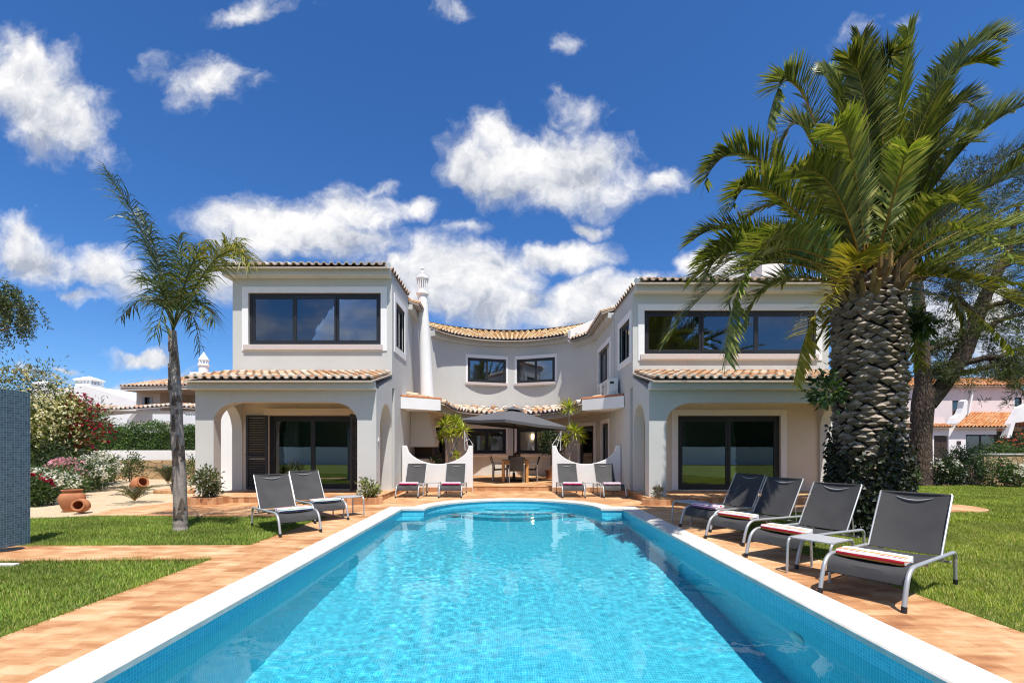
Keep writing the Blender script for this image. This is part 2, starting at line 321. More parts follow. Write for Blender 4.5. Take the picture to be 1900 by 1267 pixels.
# ------------------------------------------------------------------ mesh helpers
def tag(o, label=None, cat=None, group=None, kind=None):
    if label: o['label'] = label
    if cat: o['category'] = cat
    if group: o['group'] = group
    if kind: o['kind'] = kind
    return o
def empty(name, loc=(0, 0, 0), rz=0.0):
    o = bpy.data.objects.new(name, None); col.objects.link(o); o.location = loc; o.rotation_euler = (0, 0, rz)
    o.empty_display_size = 0.1
    return o
def thing(name, label, cat, loc=(0, 0, 0), rz=0.0, group=None):
    return tag(empty(name, loc, rz), label, cat, group)
class MB:
    def __init__(s): s.v = []; s.f = []; s.m = []; s.c = []; s.cc = None; s.cm = 0
    def add(s, vs, fs):
        n = len(s.v); s.v += [tuple(p) for p in vs]
        for f in fs: s.f.append([n+i for i in f]); s.m.append(s.cm); s.c.append(s.cc)
        return s
    def box(s, x0, y0, z0, x1, y1, z1):
        if x0 > x1: x0, x1 = x1, x0
        if y0 > y1: y0, y1 = y1, y0
        if z0 > z1: z0, z1 = z1, z0
        return s.add([(x0,y0,z0),(x1,y0,z0),(x1,y1,z0),(x0,y1,z0),(x0,y0,z1),(x1,y0,z1),(x1,y1,z1),(x0,y1,z1)],
                     [(0,3,2,1),(4,5,6,7),(0,1,5,4),(1,2,6,5),(2,3,7,6),(3,0,4,7)])
    def hexa(s, a, b):       # two quads (bottom, top), same winding
        return s.add(list(a)+list(b), [(0,3,2,1),(4,5,6,7),(0,1,5,4),(1,2,6,5),(2,3,7,6),(3,0,4,7)])
    def prism(s, poly, d):   # polygon of 3-D points, extruded by vector d
        n = len(poly); d = Vector(d); a = [Vector(p) for p in poly]
        return s.add(a+[p+d for p in a], [tuple(range(n))[::-1], tuple(range(n, 2*n))]+[(i, (i+1) % n, n+(i+1) % n, n+i) for i in range(n)])
    def tube(s, pts, r, n=8, caps=True):
        pts = [Vector(p) for p in pts]; k = len(pts); rs = r if isinstance(r, (list, tuple)) else [r]*k
        up = None; rings = []
        for i, p in enumerate(pts):
            t = (pts[min(i+1, k-1)]-pts[max(i-1, 0)]).normalized()
            if up is None:
                up = Vector((0, 0, 1)) if abs(t.z) < 0.9 else Vector((1, 0, 0))
            sd_ = t.cross(up).normalized(); up = sd_.cross(t).normalized()
            rings += [p+(sd_*math.cos(2*math.pi*j/n)+up*math.sin(2*math.pi*j/n))*rs[i] for j in range(n)]
        fs = [(i*n+j, i*n+(j+1) % n, (i+1)*n+(j+1) % n, (i+1)*n+j) for i in range(k-1) for j in range(n)]
        if caps: fs += [tuple(range(n))[::-1], tuple(range((k-1)*n, k*n))]
        return s.add(rings, fs)
    def lathe(s, prof, n=24, c=(0, 0, 0), mtx=None):   # profile (r, z)
        c = Vector(c); vs = []
        for r, z in prof:
            for j in range(n):
                p = Vector((r*math.cos(2*math.pi*j/n), r*math.sin(2*math.pi*j/n), z))
                vs.append((mtx @ p if mtx else p)+c)
        k = len(prof)
        return s.add(vs, [(i*n+j, i*n+(j+1) % n, (i+1)*n+(j+1) % n, (i+1)*n+j) for i in range(k-1) for j in range(n)]+[tuple(range(n))[::-1], tuple(range((k-1)*n, k*n))])
    def build(s, name, mats, parent=None, smooth=False, bevel=0.0, angle=40):
        me = bpy.data.meshes.new(name); me.from_pydata(s.v, [], s.f); me.update()
        if not isinstance(mats, (list, tuple)): mats = [mats]
        for m in mats: me.materials.append(M[m] if isinstance(m, str) else m)
        me.polygons.foreach_set('material_index', s.m)
        if any(c is not None for c in s.c):
            ca = me.color_attributes.new('Col', 'FLOAT_COLOR', 'CORNER'); arr = []
            for p, c in zip(me.polygons, s.c): arr += [*(c or (1, 1, 1)), 1]*p.loop_total
            ca.data.foreach_set('color', arr)
        if smooth:
            me.polygons.foreach_set('use_smooth', [True]*len(me.polygons)); me.set_sharp_from_angle(angle=R(angle))
        o = bpy.data.objects.new(name, me); col.objects.link(o)
        if parent: o.parent = parent
        if bevel:
            md = o.modifiers.new('bevel', 'BEVEL'); md.width = bevel; md.segments = 2; md.limit_method = 'ANGLE'; md.angle_limit = R(40)
        return o
def np_mesh(name, V, Fc, C, m, parent=None, smooth=False):
    """V (n,3); Fc (k,3|4) indices; C (n,3) point colours"""
    V = np.asarray(V, np.float32); Fc = np.asarray(Fc, np.int32); k = Fc.shape[1]
    me = bpy.data.meshes.new(name); me.vertices.add(len(V)); me.vertices.foreach_set('co', V.ravel())
    me.loops.add(Fc.size); me.loops.foreach_set('vertex_index', Fc.ravel())
    me.polygons.add(len(Fc)); me.polygons.foreach_set('loop_start', np.arange(0, Fc.size, k, dtype=np.int32))
    me.update(calc_edges=True); me.validate()
    if C is not None:
        ca = me.color_attributes.new('Col', 'FLOAT_COLOR', 'POINT')
        ca.data.foreach_set('color', np.concatenate([np.asarray(C, np.float32), np.ones((len(V), 1), np.float32)], 1).ravel())
    me.materials.append(M[m] if isinstance(m, str) else m)
    if smooth: me.polygons.foreach_set('use_smooth', [True]*len(me.polygons))
    o = bpy.data.objects.new(name, me); col.objects.link(o)
    if parent: o.parent = parent
    return o
def copy_tree(o, parent=None):
    c = o.copy(); col.objects.link(c)
    if parent: c.parent = parent
    for ch in list(o.children): copy_tree(ch, c)
    return c
def struct(o): return tag(o, kind='structure')
# ================================================================== GROUND, PAVING, POOL
def sheet(name, poly, z, m, thick=0.08):
    b = MB(); b.prism([(x, y, z-thick) for x, y in poly], (0, 0, thick)); return struct(b.build(name, m))
XL, XR = -2.44, 2.556              # pool edges
Y0, Y1 = 0.75, 10.25               # near end, shoulder
ACX, AR = 0.07, 2.005              # apse
SAG = 1.80
def apse(n=40, off=0.0):
    return [(ACX-(AR+off)*math.cos(math.pi*i/n), Y1+(SAG+off)*math.sin(math.pi*i/n)) for i in range(n+1)]
def outline(off=0.0):              # pool outline grown by off, anticlockwise from the near left corner
    ap = apse(40, off)
    yo = Y1+off
    ap = [(x, y) for x, y in ap if y > yo-1e-6]
    if off: 
        xa = (AR+off)*math.sqrt(max(0, 1-(off/(SAG+off))**2)); ap = [(ACX-xa, yo)]+[p for p in ap if p[1] > yo+1e-4]+[(ACX+xa, yo)]
    return [(XR+off, Y0-off), (XR+off, yo)]+ap[::-1]+[(XL-off, yo), (XL-off, Y0-off)]

# far ground: a big ring of sheets round the pool
g = MB(); G = 900; zg = -0.06
for x0, y0, x1, y1 in ((-G, -G, XL-0.2, G), (XR+0.2, -G, G, G), (XL-0.2, -G, XR+0.2, Y0-0.2), (XL-0.2, 12.3, XR+0.2, G)):
    g.add([(x0, y0, zg), (x1, y0, zg), (x1, y1, zg), (x0, y1, zg)], [(0, 1, 2, 3)])
struct(g.build('ground', 'soil'))

LX, RX = -3.68, 3.80               # lawn edges beside the deck
pin = outline(0.12)
deck = [(LX, -2), (LX, 5.62), (-9.2, 5.45), (-9.2, 6.25), (-7.0, 6.40), (LX, 6.42), (LX, 9.15), (-8.6, 9.3), (-8.9, 10.2), (-8.5, 11.6), (-8.4, 16), (10.3, 16), (10.3, 11.75)]
deck += [(10.0+0.95*math.sin(a), 10.8+0.95*math.cos(a)) for a in [math.pi*i/12 for i in range(0, 13)]] + [(RX, 9.85), (RX, -2)]
# U-shape: outer boundary then back round the pool, joined at the near end
poly = deck + [(XR+0.12, -2)] + pin[:-1] + [(XL-0.12, Y0-0.12), (XL-0.12, -2)]
poly = [(x, y) for x, y in poly]
struct(sheet('deck', poly, 0.0, 'terracotta_paving', 0.10))
b = MB(); b.box(XL-0.12, -2, -0.10, XR+0.12, Y0-0.12, 0.0); struct(b.build('deck', 'terracotta_paving'))
# lawns and gravel
sheet('lawn', [(-40, -13), (LX-0.003, -13), (LX-0.003, 5.615), (-9.2, 5.44), (-40, 5.4)], -0.03, 'lawn_ground', 0.02)
sheet('lawn', [(-9.2, 6.27), (-7.0, 6.42), (LX-0.003, 6.44), (LX-0.003, 9.12), (-8.6, 9.27), (-9.6, 8.9), (-14, 7.4), (-14, 6.2)], -0.03, 'lawn_ground', 0.02)
sheet('lawn', [(RX+0.003, -13), (60, -13), (60, 17.2), (10.8, 17.2), (10.32, 11.76)]+[(10.0+0.96*math.sin(a), 10.8+0.96*math.cos(a)) for a in [math.pi*i/12 for i in range(0, 13)]]+[(RX+0.003, 9.84)], -0.03, 'lawn_ground', 0.02)
sheet('gravel_bed', [(-30, 7.5), (-14, 7.45), (-9.6, 8.92), (-8.62, 9.32), (-8.92, 10.2), (-8.52, 11.6), (-8.42, 20.5), (-30, 20.5)], -0.02, 'gravel', 0.02)
b = MB(); b.box(-10.9, 13.9, -0.02, -9.7, 14.7, 0.09); struct(b.build('stepping_slab', 'terracotta_paving', bevel=0.01))
b = MB(); b.box(-7.6, 5.37, -0.05, -5.85, 5.44, -0.002); struct(b.build('kerb', 'coping_stone', bevel=0.01))

# ---- pool basin
pool = thing('swimming_pool', 'rectangular blue mosaic swimming pool with curved far end and white coping', 'pool', (0, 6, 0))
def P_(o): o.parent = pool; o.matrix_parent_inverse = Matrix.Translation((0, -6, 0)); return o
zf_near, zf_far = -1.85, -1.35
def zfl(y): return zf_near+(zf_far-zf_near)*min(1, max(0, (y-1)/9))
ol = outline(0.0); n = len(ol)
bw = MB()
for i in range(n):
    (xa, ya), (xb, yb) = ol[i], ol[(i+1) % n]
    bw.add([(xa, ya, zfl(ya)-0.02), (xb, yb, zfl(yb)-0.02), (xb, yb, -0.035), (xa, ya, -0.035)], [(3, 2, 1, 0)])
wall_o = P_(bw.build('basin_wall', 'pool_mosaic'))
fb = MB(); 
fb.add([(XL-.01, Y0-.01, zfl(Y0)), (XR+.01, Y0-.01, zfl(Y0)), (XR+.01, Y1, zf_far), (XL-.01, Y1, zf_far)], [(0, 1, 2, 3)])
ap = apse(40, 0.005); fb.add([(x, y, zf_far) for x, y in ap], [tuple(range(len(ap)))[::-1]])
floor_o = P_(fb.build('basin_floor', 'pool_mosaic'))
steps = []
for r_, z_ in ((0.62, -0.36), (0.95, -0.62), (1.28, -0.90)):
    sb = MB(); k = 28; top = 12.03; pts = []
    ell = [(ACX+r_*1.25*math.cos(a), top-r_*math.sin(a)) for a in [math.pi*i/k for i in range(k+1)]]
    def clampy(x): 
        tq = 1-((x-ACX)/AR)**2; return Y1+SAG*math.sqrt(max(0.0, tq))+0.03
    ell = [(x, min(y, clampy(x)-0.02)) for x, y in ell]
    back = [(x, clampy(x)) for x in [ACX-r_*1.25+2*r_*1.25*i/16 for i in range(17)]]
    pl = ell[::-1]; pl = pl + back[::-1][1:-1]
    sb.prism([(x, y, zf_far) for x, y in pl][::-1], (0, 0, z_-zf_far)); steps.append(P_(sb.build('step', 'pool_mosaic')))
for x0, x1 in ((XL-0.02, XL+0.50), (XR-0.50, XR+0.02)):
    sb = MB(); sb.box(x0, 9.72, -1.5, x1, Y1+0.02, -0.27); steps.append(P_(sb.build('corner_ledge', 'pool_mosaic', bevel=0.01)))
oo, oi = outline(0.335), outline(-0.025)
def resample(pl, cnt):
    q = [Vector((x, y, 0)) for x, y in pl]; return q
cb = MB(); 
# coping: rectangular runs and the curved run built from matching inner / outer stations
st = []
xa = (AR+0.335)*math.sqrt(1-(0.335/(SAG+0.335))**2)
st.append(((XL+.02, Y0), (XL-.335, Y0-.335))); 
for yv in np.linspace(Y0+1.2, 9.4, 7): st.append(((XL+.02, yv), (XL-.335, yv)))
st.append(((XL+.02, Y1-.02), (XL-.335, Y1+.335)))
a0 = math.acos(min(1, xa/(AR+0.335)))
st.append(((ACX-AR+.0, Y1-.02), (ACX-xa, Y1+.335)))
for i in range(0, 37):
    t_ = i/36; ai = math.pi*t_; ao = a0+(math.pi-2*a0)*t_
    st.append(((ACX-(AR-.02)*math.cos(ai), Y1-.02+(SAG)*math.sin(ai)), (ACX-(AR+.335)*math.cos(ao), Y1+(SAG+.335)*math.sin(ao))))
st.append(((ACX+AR, Y1-.02), (ACX+xa, Y1+.335)))
st.append(((XR-.02, Y1-.02), (XR+.335, Y1+.335)))
for yv in np.linspace(9.4, Y0+1.2, 7): st.append(((XR-.02, yv), (XR+.335, yv)))
st.append(((XR-.02, Y0), (XR+.335, Y0-.335)))
for i in range(len(st)):
    (a1, b1), (a2, b2) = st[i], st[(i+1) % len(st)]
    if (Vector(a1)-Vector(a2)).length < 1e-5 and (Vector(b1)-Vector(b2)).length < 1e-5: continue
    ins = 0.012
    def q(p, o_, z, k): 
        d = (Vector(o_)-Vector(p)); return (*(Vector(p)+d.normalized()*k), z) if d.length else (*p, z)
    for za, zb, kin in ((-0.032, 0.004, 0.0), (0.004, 0.016, ins)):
        pass
    A = [q(a1, b1, -0.034, 0), q(a1, b1, 0.006, 0), q(a1, b1, 0.016, 0.012), (*b1, 0.016), (*b1, -0.034)]
    B = [q(a2, b2, -0.034, 0), q(a2, b2, 0.006, 0), q(a2, b2, 0.016, 0.012), (*b2, 0.016), (*b2, -0.034)]
    cb.add(A+B, [(j, (j+1) % 5, 5+(j+1) % 5, 5+j) for j in range(5)])
P_(cb.build('coping', 'coping_stone'))
# underwater lights and inlets on the long wall
for yv in (4.05, 8.0):
    lb = MB(); mt = Matrix.Rotation(R(-90), 4, 'Y'); lb.lathe([(0.0, 0.012), (0.085, 0.012), (0.10, 0.0)], 20, (XR-0.005, yv, -0.62), mt)
    P_(lb.build('pool_light', 'plastic_white', smooth=True))
# ---- water
WZ = -0.155
wx = np.arange(XL, XR+0.001, 0.02); wy = np.arange(Y0, Y1+SAG+0.03, 0.02)
X, Y = np.meshgrid(wx, wy)
Z = np.zeros_like(X); wr = np.random.default_rng(5)
lw = np.exp(wr.uniform(np.log(0.075), np.log(0.42), 90)); th = wr.normal(1.2, 1.1, 90); ph = wr.uniform(0, 6.28, 90)
for l_, t_, p_ in zip(lw, th, ph):
    k_ = 2*np.pi/l_; Z += (0.00036*l_**0.9)*np.sin(k_*(np.cos(t_)*X+np.sin(t_)*Y)+p_)
Z *= (0.65+0.35*np.sin(0.9*X+0.7*Y+1.0)*np.sin(0.6*Y-0.5*X))
ny, nx = X.shape
inside = (Y <= Y1+0.03) | ((((X-ACX)/(AR+0.03))**2 + ((Y-Y1)/(SAG+0.03))**2) <= 1)
idx = np.arange(nx*ny).reshape(ny, nx)
q = np.stack([idx[:-1, :-1], idx[:-1, 1:], idx[1:, 1:], idx[1:, :-1]], -1).reshape(-1, 4)
q = q[inside.ravel()[q].all(1)]
used = np.unique(q); remap = -np.ones(nx*ny, int); remap[used] = np.arange(len(used))
V = np.stack([X.ravel(), Y.ravel(), Z.ravel()+WZ], 1)[used]
wat = struct(np_mesh('water', V, remap[q], None, 'pool_water', None, True))
try:
    wat.cycles.is_caustics_caster = True
    for o in [wall_o, floor_o]+steps: o.cycles.is_caustics_receiver = True
except Exception as e: print('caustics', e)
# ================================================================== VILLA
def wall_path(mb, pts, thick, z0, z1, holes=(), left=True):
    """wall standing on the plan polyline pts (front face), growing sideways by thick; holes = (s0, s1, za, zb) along the line"""
    pts = [Vector((p[0], p[1], 0)) for p in pts]; S = [0.0]
    for a, b_ in zip(pts, pts[1:]): S.append(S[-1]+(b_-a).length)
    cuts = sorted(set([round(s, 4) for s in S]+[round(h[i], 4) for h in holes for i in (0, 1)]))
    cuts = [c for c in cuts if 0 <= c <= S[-1]+1e-6]
    nrm = []
    for i in range(len(pts)):
        d = (pts[min(i+1, len(pts)-1)]-pts[max(i-1, 0)]).normalized(); nrm.append(Vector((-d.y, d.x, 0))*(1 if left else -1))
    def pos(s):
        for i in range(len(pts)-1):
            if s <= S[i+1]+1e-5:
                t = (s-S[i])/max(1e-9, S[i+1]-S[i]); return pts[i].lerp(pts[i+1], t), nrm[i].lerp(nrm[i+1], t)
        return pts[-1], nrm[-1]
    for a, b_ in zip(cuts, cuts[1:]):
        if b_-a < 1e-4: continue
        m_ = (a+b_)/2; zs = [(z0, z1)]
        for h in holes:
            if h[0] < m_ < h[1]:
                nz = []
                for p, q_ in zs:
                    if h[2] > p: nz.append((p, min(h[2], q_)))
                    if h[3] < q_: nz.append((max(h[3], p), q_))
                zs = [z for z in nz if z[1]-z[0] > 1e-4]
        pa, na = pos(a); pb, nb = pos(b_)
        for p, q_ in zs:
            lo = [pa, pb, pb+nb*thick, pa+na*thick]
            if not left: lo = [pa, pa+na*thick, pb+nb*thick, pb]
            mb.hexa([(v_.x, v_.y, p) for v_ in lo], [(v_.x, v_.y, q_) for v_ in lo])
def superarch(x0, x1, zb, zt, rx, rz, n=10):
    """outline of an opening from (x0, zb) up, over and down to (x1, zb), rounded top corners"""
    o = [(x0, zb)]
    for i in range(n+1):
        a = math.pi/2*i/n; o.append((x0+rx-rx*math.cos(a), zt-rz+rz*math.sin(a)))
    for i in range(n+1):
        a = math.pi/2*i/n; o.append((x1-rx+rx*math.sin(a), zt-rz+rz*math.cos(a)))
    o.append((x1, zb)); return o
TILE_C = [(0.70, 0.56, 0.41), (0.66, 0.50, 0.34), (0.58, 0.32, 0.17), (0.62, 0.40, 0.24), (0.68, 0.50, 0.34), (0.52, 0.28, 0.15), (0.73, 0.60, 0.46), (0.60, 0.44, 0.30), (0.64, 0.36, 0.19)]
RIM = (0.82, 0.79, 0.76)
def tile_roof(name, eave, ridge, ncol, nrow, parent, r=None, cols=TILE_C, rim=True, seed=1, edge_rows_pale=0.0):
    """eave(u), ridge(u) -> Vector; barrel tiles in ncol columns, nrow overlapping rows"""
    rr = random.Random(seed); b = MB(); K = 6
    def tile(ua, ub, j, i, convex, w_, first):
        t0 = max(0.0, i/nrow-0.25/nrow); t1 = (i+1)/nrow
        c = rr.choice(cols); k_ = rr.uniform(0.82, 1.12); c = tuple(min(1, x*k_) for x in c)
        if rr.random() < edge_rows_pale: c = tuple(0.5*x+0.36 for x in c)
        b.cc = c; rows = []
        for t_, lift, sh in ((t0, 0.028, 1.0), (t1, 0.0, 0.86)):
            pc = eave((ua+ub)/2).lerp(ridge((ua+ub)/2), t_); pa = eave(ua).lerp(ridge(ua), t_); pb = eave(ub).lerp(ridge(ub), t_)
            side = (pb-pa); half = side.length/2*w_*sh; side.normalize()
            run = (ridge((ua+ub)/2)-eave((ua+ub)/2)).normalized(); up = side.cross(run).normalized()
            if up.z < 0: up = -up
            o_, i_ = [], []
            for k in range(K+1):
                a = math.pi*k/K
                if convex: off = side*(-math.cos(a)*half)+up*(math.sin(a)*half*0.95+0.045+lift)
                else: off = side*(-math.cos(a)*half)-up*(math.sin(a)*half*0.55-0.055-lift*0.5)
                offi = off*1.0-(up*0.036 if convex else -up*0.030)
                o_.append(pc+off); i_.append(pc+offi)
            rows.append((o_, i_))
        (oa, ia), (ob, ib) = rows
        n0 = K+1; vs = oa+ob+ia+ib
        fs = [(k, k+1, n0+k+1, n0+k) for k in range(K)]+[(2*n0+k+1, 2*n0+k, 3*n0+k, 3*n0+k+1) for k in range(K)]
        b.add(vs, fs)
        b.cc = RIM if (first and rim) else tuple(0.7*x for x in c)
        b.add(oa+ia, [(k+1, k, n0+k, n0+k+1) for k in range(K)])
    for j in range(ncol):
        u0, u1 = j/ncol, (j+1)/ncol; um = (u0+u1)/2; d = (u1-u0)
        for i in range(nrow):
            tile(u0, u1, j, i, True, 0.62, i == 0)
            tile(u0+d/2, u1+d/2, j, i, False, 0.60, i == 0) if j < ncol-1 else None
    # boards under the tiles
    b.cc = (0.55, 0.46, 0.38); n_ = max(2, ncol//2)
    for j in range(n_):
        a, c_ = j/n_, (j+1)/n_; e0, e1, r0, r1 = eave(a), eave(c_), ridge(a), ridge(c_); dn = Vector((0, 0, -0.05))
        b.hexa([e0+dn, e1+dn, r1+dn, r0+dn], [e0+dn*.2, e1+dn*.2, r1+dn*.2, r0+dn*.2])
    return b.build(name, 'roof_tile', parent, smooth=True, angle=50)

class Fr:      # a vertical window plane: origin, unit axis along the wall, outward normal
    def __init__(s, o, ax, nrm): s.o = Vector(o); s.ax = Vector(ax).normalized(); s.nr = Vector(nrm).normalized()
    def p(s, a, z, d): v_ = s.o+s.ax*a+s.nr*d; return (v_.x, v_.y, z)
    def box(s, mb, a0, a1, z0, z1, d0, d1):
        mb.hexa([s.p(a0, z0, d1), s.p(a1, z0, d1), s.p(a1, z0, d0), s.p(a0, z0, d0)], [s.p(a0, z1, d1), s.p(a1, z1, d1), s.p(a1, z1, d0), s.p(a0, z1, d0)])
def window(parent, fr, a0, a1, z0, z1, panes, trim=None, sill=None, name='window', depth=-0.06, fw=0.07, slide=True, label=None, base_trim=True):
    """frame (dark) with pane children; trim = width of the white surround; depth = how far the frame is set back"""
    m = MB(); d0, d1 = depth-0.06, depth
    fr.box(m, a0, a0+fw, z0, z1, d0, d1); fr.box(m, a1-fw, a1, z0, z1, d0, d1)
    fr.box(m, a0+fw, a1-fw, z0, z0+fw, d0, d1); fr.box(m, a0+fw, a1-fw, z1-fw, z1, d0, d1)
    ws = (a1-a0-2*fw)/panes
    for i in range(panes):
        p0, p1 = a0+fw+i*ws, a0+fw+(i+1)*ws; off = 0.018*(i % 2) if slide else 0.0; e0, e1 = d0+0.008+off, d1-0.012+off
        sw = fw*0.75
        fr.box(m, p0+.002, p0+sw, z0+fw+.002, z1-fw-.002, e0, e1); fr.box(m, p1-sw, p1-.002, z0+fw+.002, z1-fw-.002, e0, e1)
        fr.box(m, p0+sw, p1-sw, z0+fw+.002, z0+fw+sw, e0, e1); fr.box(m, p0+sw, p1-sw, z1-fw-sw, z1-fw-.002, e0, e1)
    wo = m.build(name, 'alu_dark', parent)
    if label: wo['label'] = label
    for i in range(panes):
        p0, p1 = a0+fw+i*ws+fw*.7, a0+fw+(i+1)*ws-fw*.7; off = 0.018*(i % 2) if slide else 0.0
        pm = MB(); fr.box(pm, p0, p1, z0+fw*1.6, z1-fw*1.6, d0+0.022+off, d0+0.028+off); pm.build('pane', 'window_glass', wo)
    if trim:
        tm = MB(); T = trim
        fr.box(tm, a0-T, a0, z0-(T if base_trim else 0), z1+T, -0.05, 0.025); fr.box(tm, a1, a1+T, z0-(T if base_trim else 0), z1+T, -0.05, 0.025)
        fr.box(tm, a0, a1, z1, z1+T, -0.05, 0.025)
        if base_trim: fr.box(tm, a0, a1, z0-T, z0-0.001, -0.05, 0.025)
        tm.build('trim', 'trim_white', wo, bevel=0.006)
    if sill:
        sm = MB(); fr.box(sm, a0-0.12, a1+0.06, z0-sill, z0-0.004, -0.10, 0.07); sm.build('sill', 'sill_stone', wo, bevel=0.008)
    return wo

villa = thing('villa', 'large two storey grey rendered villa with tiled roofs and arched ground floor porches', 'house', (0, 15, 0))
def V_(o): o.parent = villa; o.matrix_parent_inverse = Matrix.Translation((0, -15, 0)); return o
class _VP:     # build into the villa keeping world coordinates
    pass
def vb(mb, name, m, **k): return V_(mb.build(name, m, **k))

FL = 0.15      # terrace level
def wing(XI, XO, sgn, yf, yd, H2, win_low, arch, arch_side, win_up, win_side, z_por, box_end, win_low_trim, hipz, up_panes, eave_top):
    """XI inner side plane, XO outer side plane; sgn = +1 when the wing grows to +X"""
    xa, xb = min(XI, XO), max(XI, XO); T = 0.30
    # --- porch arcade (front), with its rounded opening
    m = MB(); o = superarch(arch[0], arch[1], FL, arch[2], 0.70, 0.50)
    poly = [(xa, FL)]+o+[(xb, FL), (xb, z_por), (xa, z_por)]
    m.prism([(x, yf, z) for x, z in poly], (0, T, 0)); vb(m, 'arcade_wall', 'plaster_grey')
    # --- porch side walls with narrow arches
    for X, s in ((XI, -sgn), (XO, sgn)):
        m = MB(); y0, y1, zt = arch_side; rx = (y1-y0)/2
        o = superarch(y0, y1, FL, zt, rx-.001, rx*1.25)
        yA = yf+T
        poly = [(yA, FL)]+o+[(yd, FL), (yd, z_por+0.50), (yA, z_por+0.06)]
        xin = X-s*T
        m.prism([(X, y, z) for y, z in poly], (xin-X, 0, 0)); vb(m, 'side_wall', 'plaster_grey')
    # --- back wall of the porch and its glazed door
    m = MB(); a0, a1, zb, zt = win_low
    wall_path(m, [(xa+T, yd), (xb-T, yd)], 0.3, FL, z_por+0.25, [(a0-xa-T, a1-xa-T, zb, zt)]); vb(m, 'porch_wall', 'plaster_cream')
    m = MB(); m.box(xa+T, yf+T, z_por-0.14, xb-T, yd, z_por-0.02); vb(m, 'porch_ceiling', 'plaster_cream')
    fr = Fr((0, yd, 0), (1, 0, 0), (0, -1, 0))
    wlo = V_(window(None, fr, a0, a1, zb, zt, 2, trim=win_low_trim, name='glazed_door', fw=0.09, base_trim=False))
    # --- upper box
    H1 = z_por+0.22; m = MB(); u0, u1, uz0, uz1 = win_up
    wall_path(m, [(xa, yd), (xb, yd)], 0.28, H1, H2, [(u0-xa, u1-xa, uz0, uz1)]); vb(m, 'wall', 'plaster_grey')
    s0, s1, sz0, sz1 = win_side; m = MB()
    wall_path(m, [(XI, yd+.28), (XI, box_end)], 0.28, FL, H2+0.12, [(s0-yd-.28, s1-yd-.28, sz0, sz1)], left=(sgn < 0)); 
    vb(m, 'wall', 'plaster_grey')
    m = MB(); ow = (yd+0.55, yd+1.9, uz0, uz1)
    wall_path(m, [(XO, yd+.28), (XO, box_end+2)], 0.28, FL, H2, [(ow[0]-yd-.28, ow[1]-yd-.28, ow[2], ow[3])], left=(sgn > 0)); vb(m, 'wall', 'plaster_grey')
    m = MB(); m.box(xa+.28, box_end+1.7, FL, xb-.28, box_end+2.0, H2); vb(m, 'wall', 'interior')
    m = MB(); m.box(xa+.28, yd+.28, H1-0.15, xb-.28, box_end+1.7, H1+0.05); m.box(xa+.28, yd+.3, H2-0.1, xb-.28, box_end+1.7, H2-.02)
    m.box(xa+.30, yd+.30, FL, xb-.30, box_end+1.7, FL+0.03); vb(m, 'interior_floor', 'interior')
    V_(window(None, fr, u0, u1, uz0, uz1, up_panes, trim=0.18, sill=0.16, fw=0.085))
    V_(window(None, Fr((XI, 0, 0), (0, -sgn, 0), (-sgn, 0, 0)), *( (-s1, -s0) if sgn > 0 else (s0, s1)), sz0, sz1, 2, trim=0.2, fw=0.06))
    V_(window(None, Fr((XO, 0, 0), (0, sgn, 0), (sgn, 0, 0)), *( (-ow[1], -ow[0]) if sgn < 0 else (ow[0], ow[1])), ow[2], ow[3], 2, fw=0.07))
    # curtains inside
    for (c0, c1, cz0, cz1, yy_) in ((a0+.05, a0+.55, zb+.02, zt-.1, yd+.75), (a1-.5, a1-.05, zb+.02, zt-.1, yd+.75)):
        m = MB(); nn = 22
        pts = [(c0+(c1-c0)*i/nn, yy_+0.035*math.sin(i*1.7)) for i in range(nn+1)]
        wall_path(m, pts, 0.008, cz0, cz1); vb(m, 'curtain', 'curtain', smooth=True)
    # --- cornices
    m = MB(); ov = 0.12
    m.box(xa-(0.03 if sgn > 0 else .05), yf-0.24, z_por-0.06, xb+(.05 if sgn > 0 else .0), yf-0.001, z_por+0.11)
    m.box(xa-.0, yf-0.29, z_por+0.11, xb+.0, yf-0.001, z_por+0.15); vb(m, 'cornice', 'plaster_grey', bevel=0.012)
    m = MB(); ol_ = 0.15
    m.box(xa-(0 if sgn > 0 else ol_), yd-0.28, H2, xb+(ol_ if sgn > 0 else 0), yd+.3, H2+0.17)
    m.box(xa-(0 if sgn > 0 else ol_), yd-0.33, H2+.17, xb+(ol_ if sgn > 0 else 0), yd+.3, H2+0.215); vb(m, 'cornice', 'plaster_grey', bevel=0.012)
    # --- tiled porch roof and upper roof
    ze = z_por+0.13
    lo_x0, lo_x1 = (xa-0.02, xb+0.05) if sgn > 0 else (xa-0.05, xb+0.02)
    def e_(u): return Vector((lo_x0+(lo_x1-lo_x0)*u, yf-0.37, ze+.015))
    def r_(u): 
        return Vector((lo_x0+(lo_x1-lo_x0)*u, yd-0.02, ze+0.50))
    V_(tile_roof('porch_roof', e_, r_, int(round((lo_x1-lo_x0)/0.215)), 5, None, seed=3+sgn))
    ux0, ux1 = (xa-0.0, xb+0.25) if sgn > 0 else (xa-0.25, xb+0.0)
    apx = (xa+xb)/2; hx = 0.5
    def e2(u): return Vector((ux0+(ux1-ux0)*u, yd-0.43, eave_top+.01))
    def r2(u): return Vector((apx-hx+2*hx*u, yd+2.2, eave_top+hipz))
    V_(tile_roof('roof', e2, r2, int(round((ux1-ux0)/0.215)), 7, None, seed=13+sgn))
    # sides of the upper roof
    def e3(u): return Vector((XI-sgn*0.02, yd-0.2+(box_end-yd+.2)*u, eave_top-0.02))
    def r3(u): return Vector((apx-sgn*hx, yd+2.0+0.4*u, eave_top+hipz-0.05))
    V_(tile_roof('roof', e3, r3, int((box_end-yd)/0.215), 6, None, seed=23+sgn))
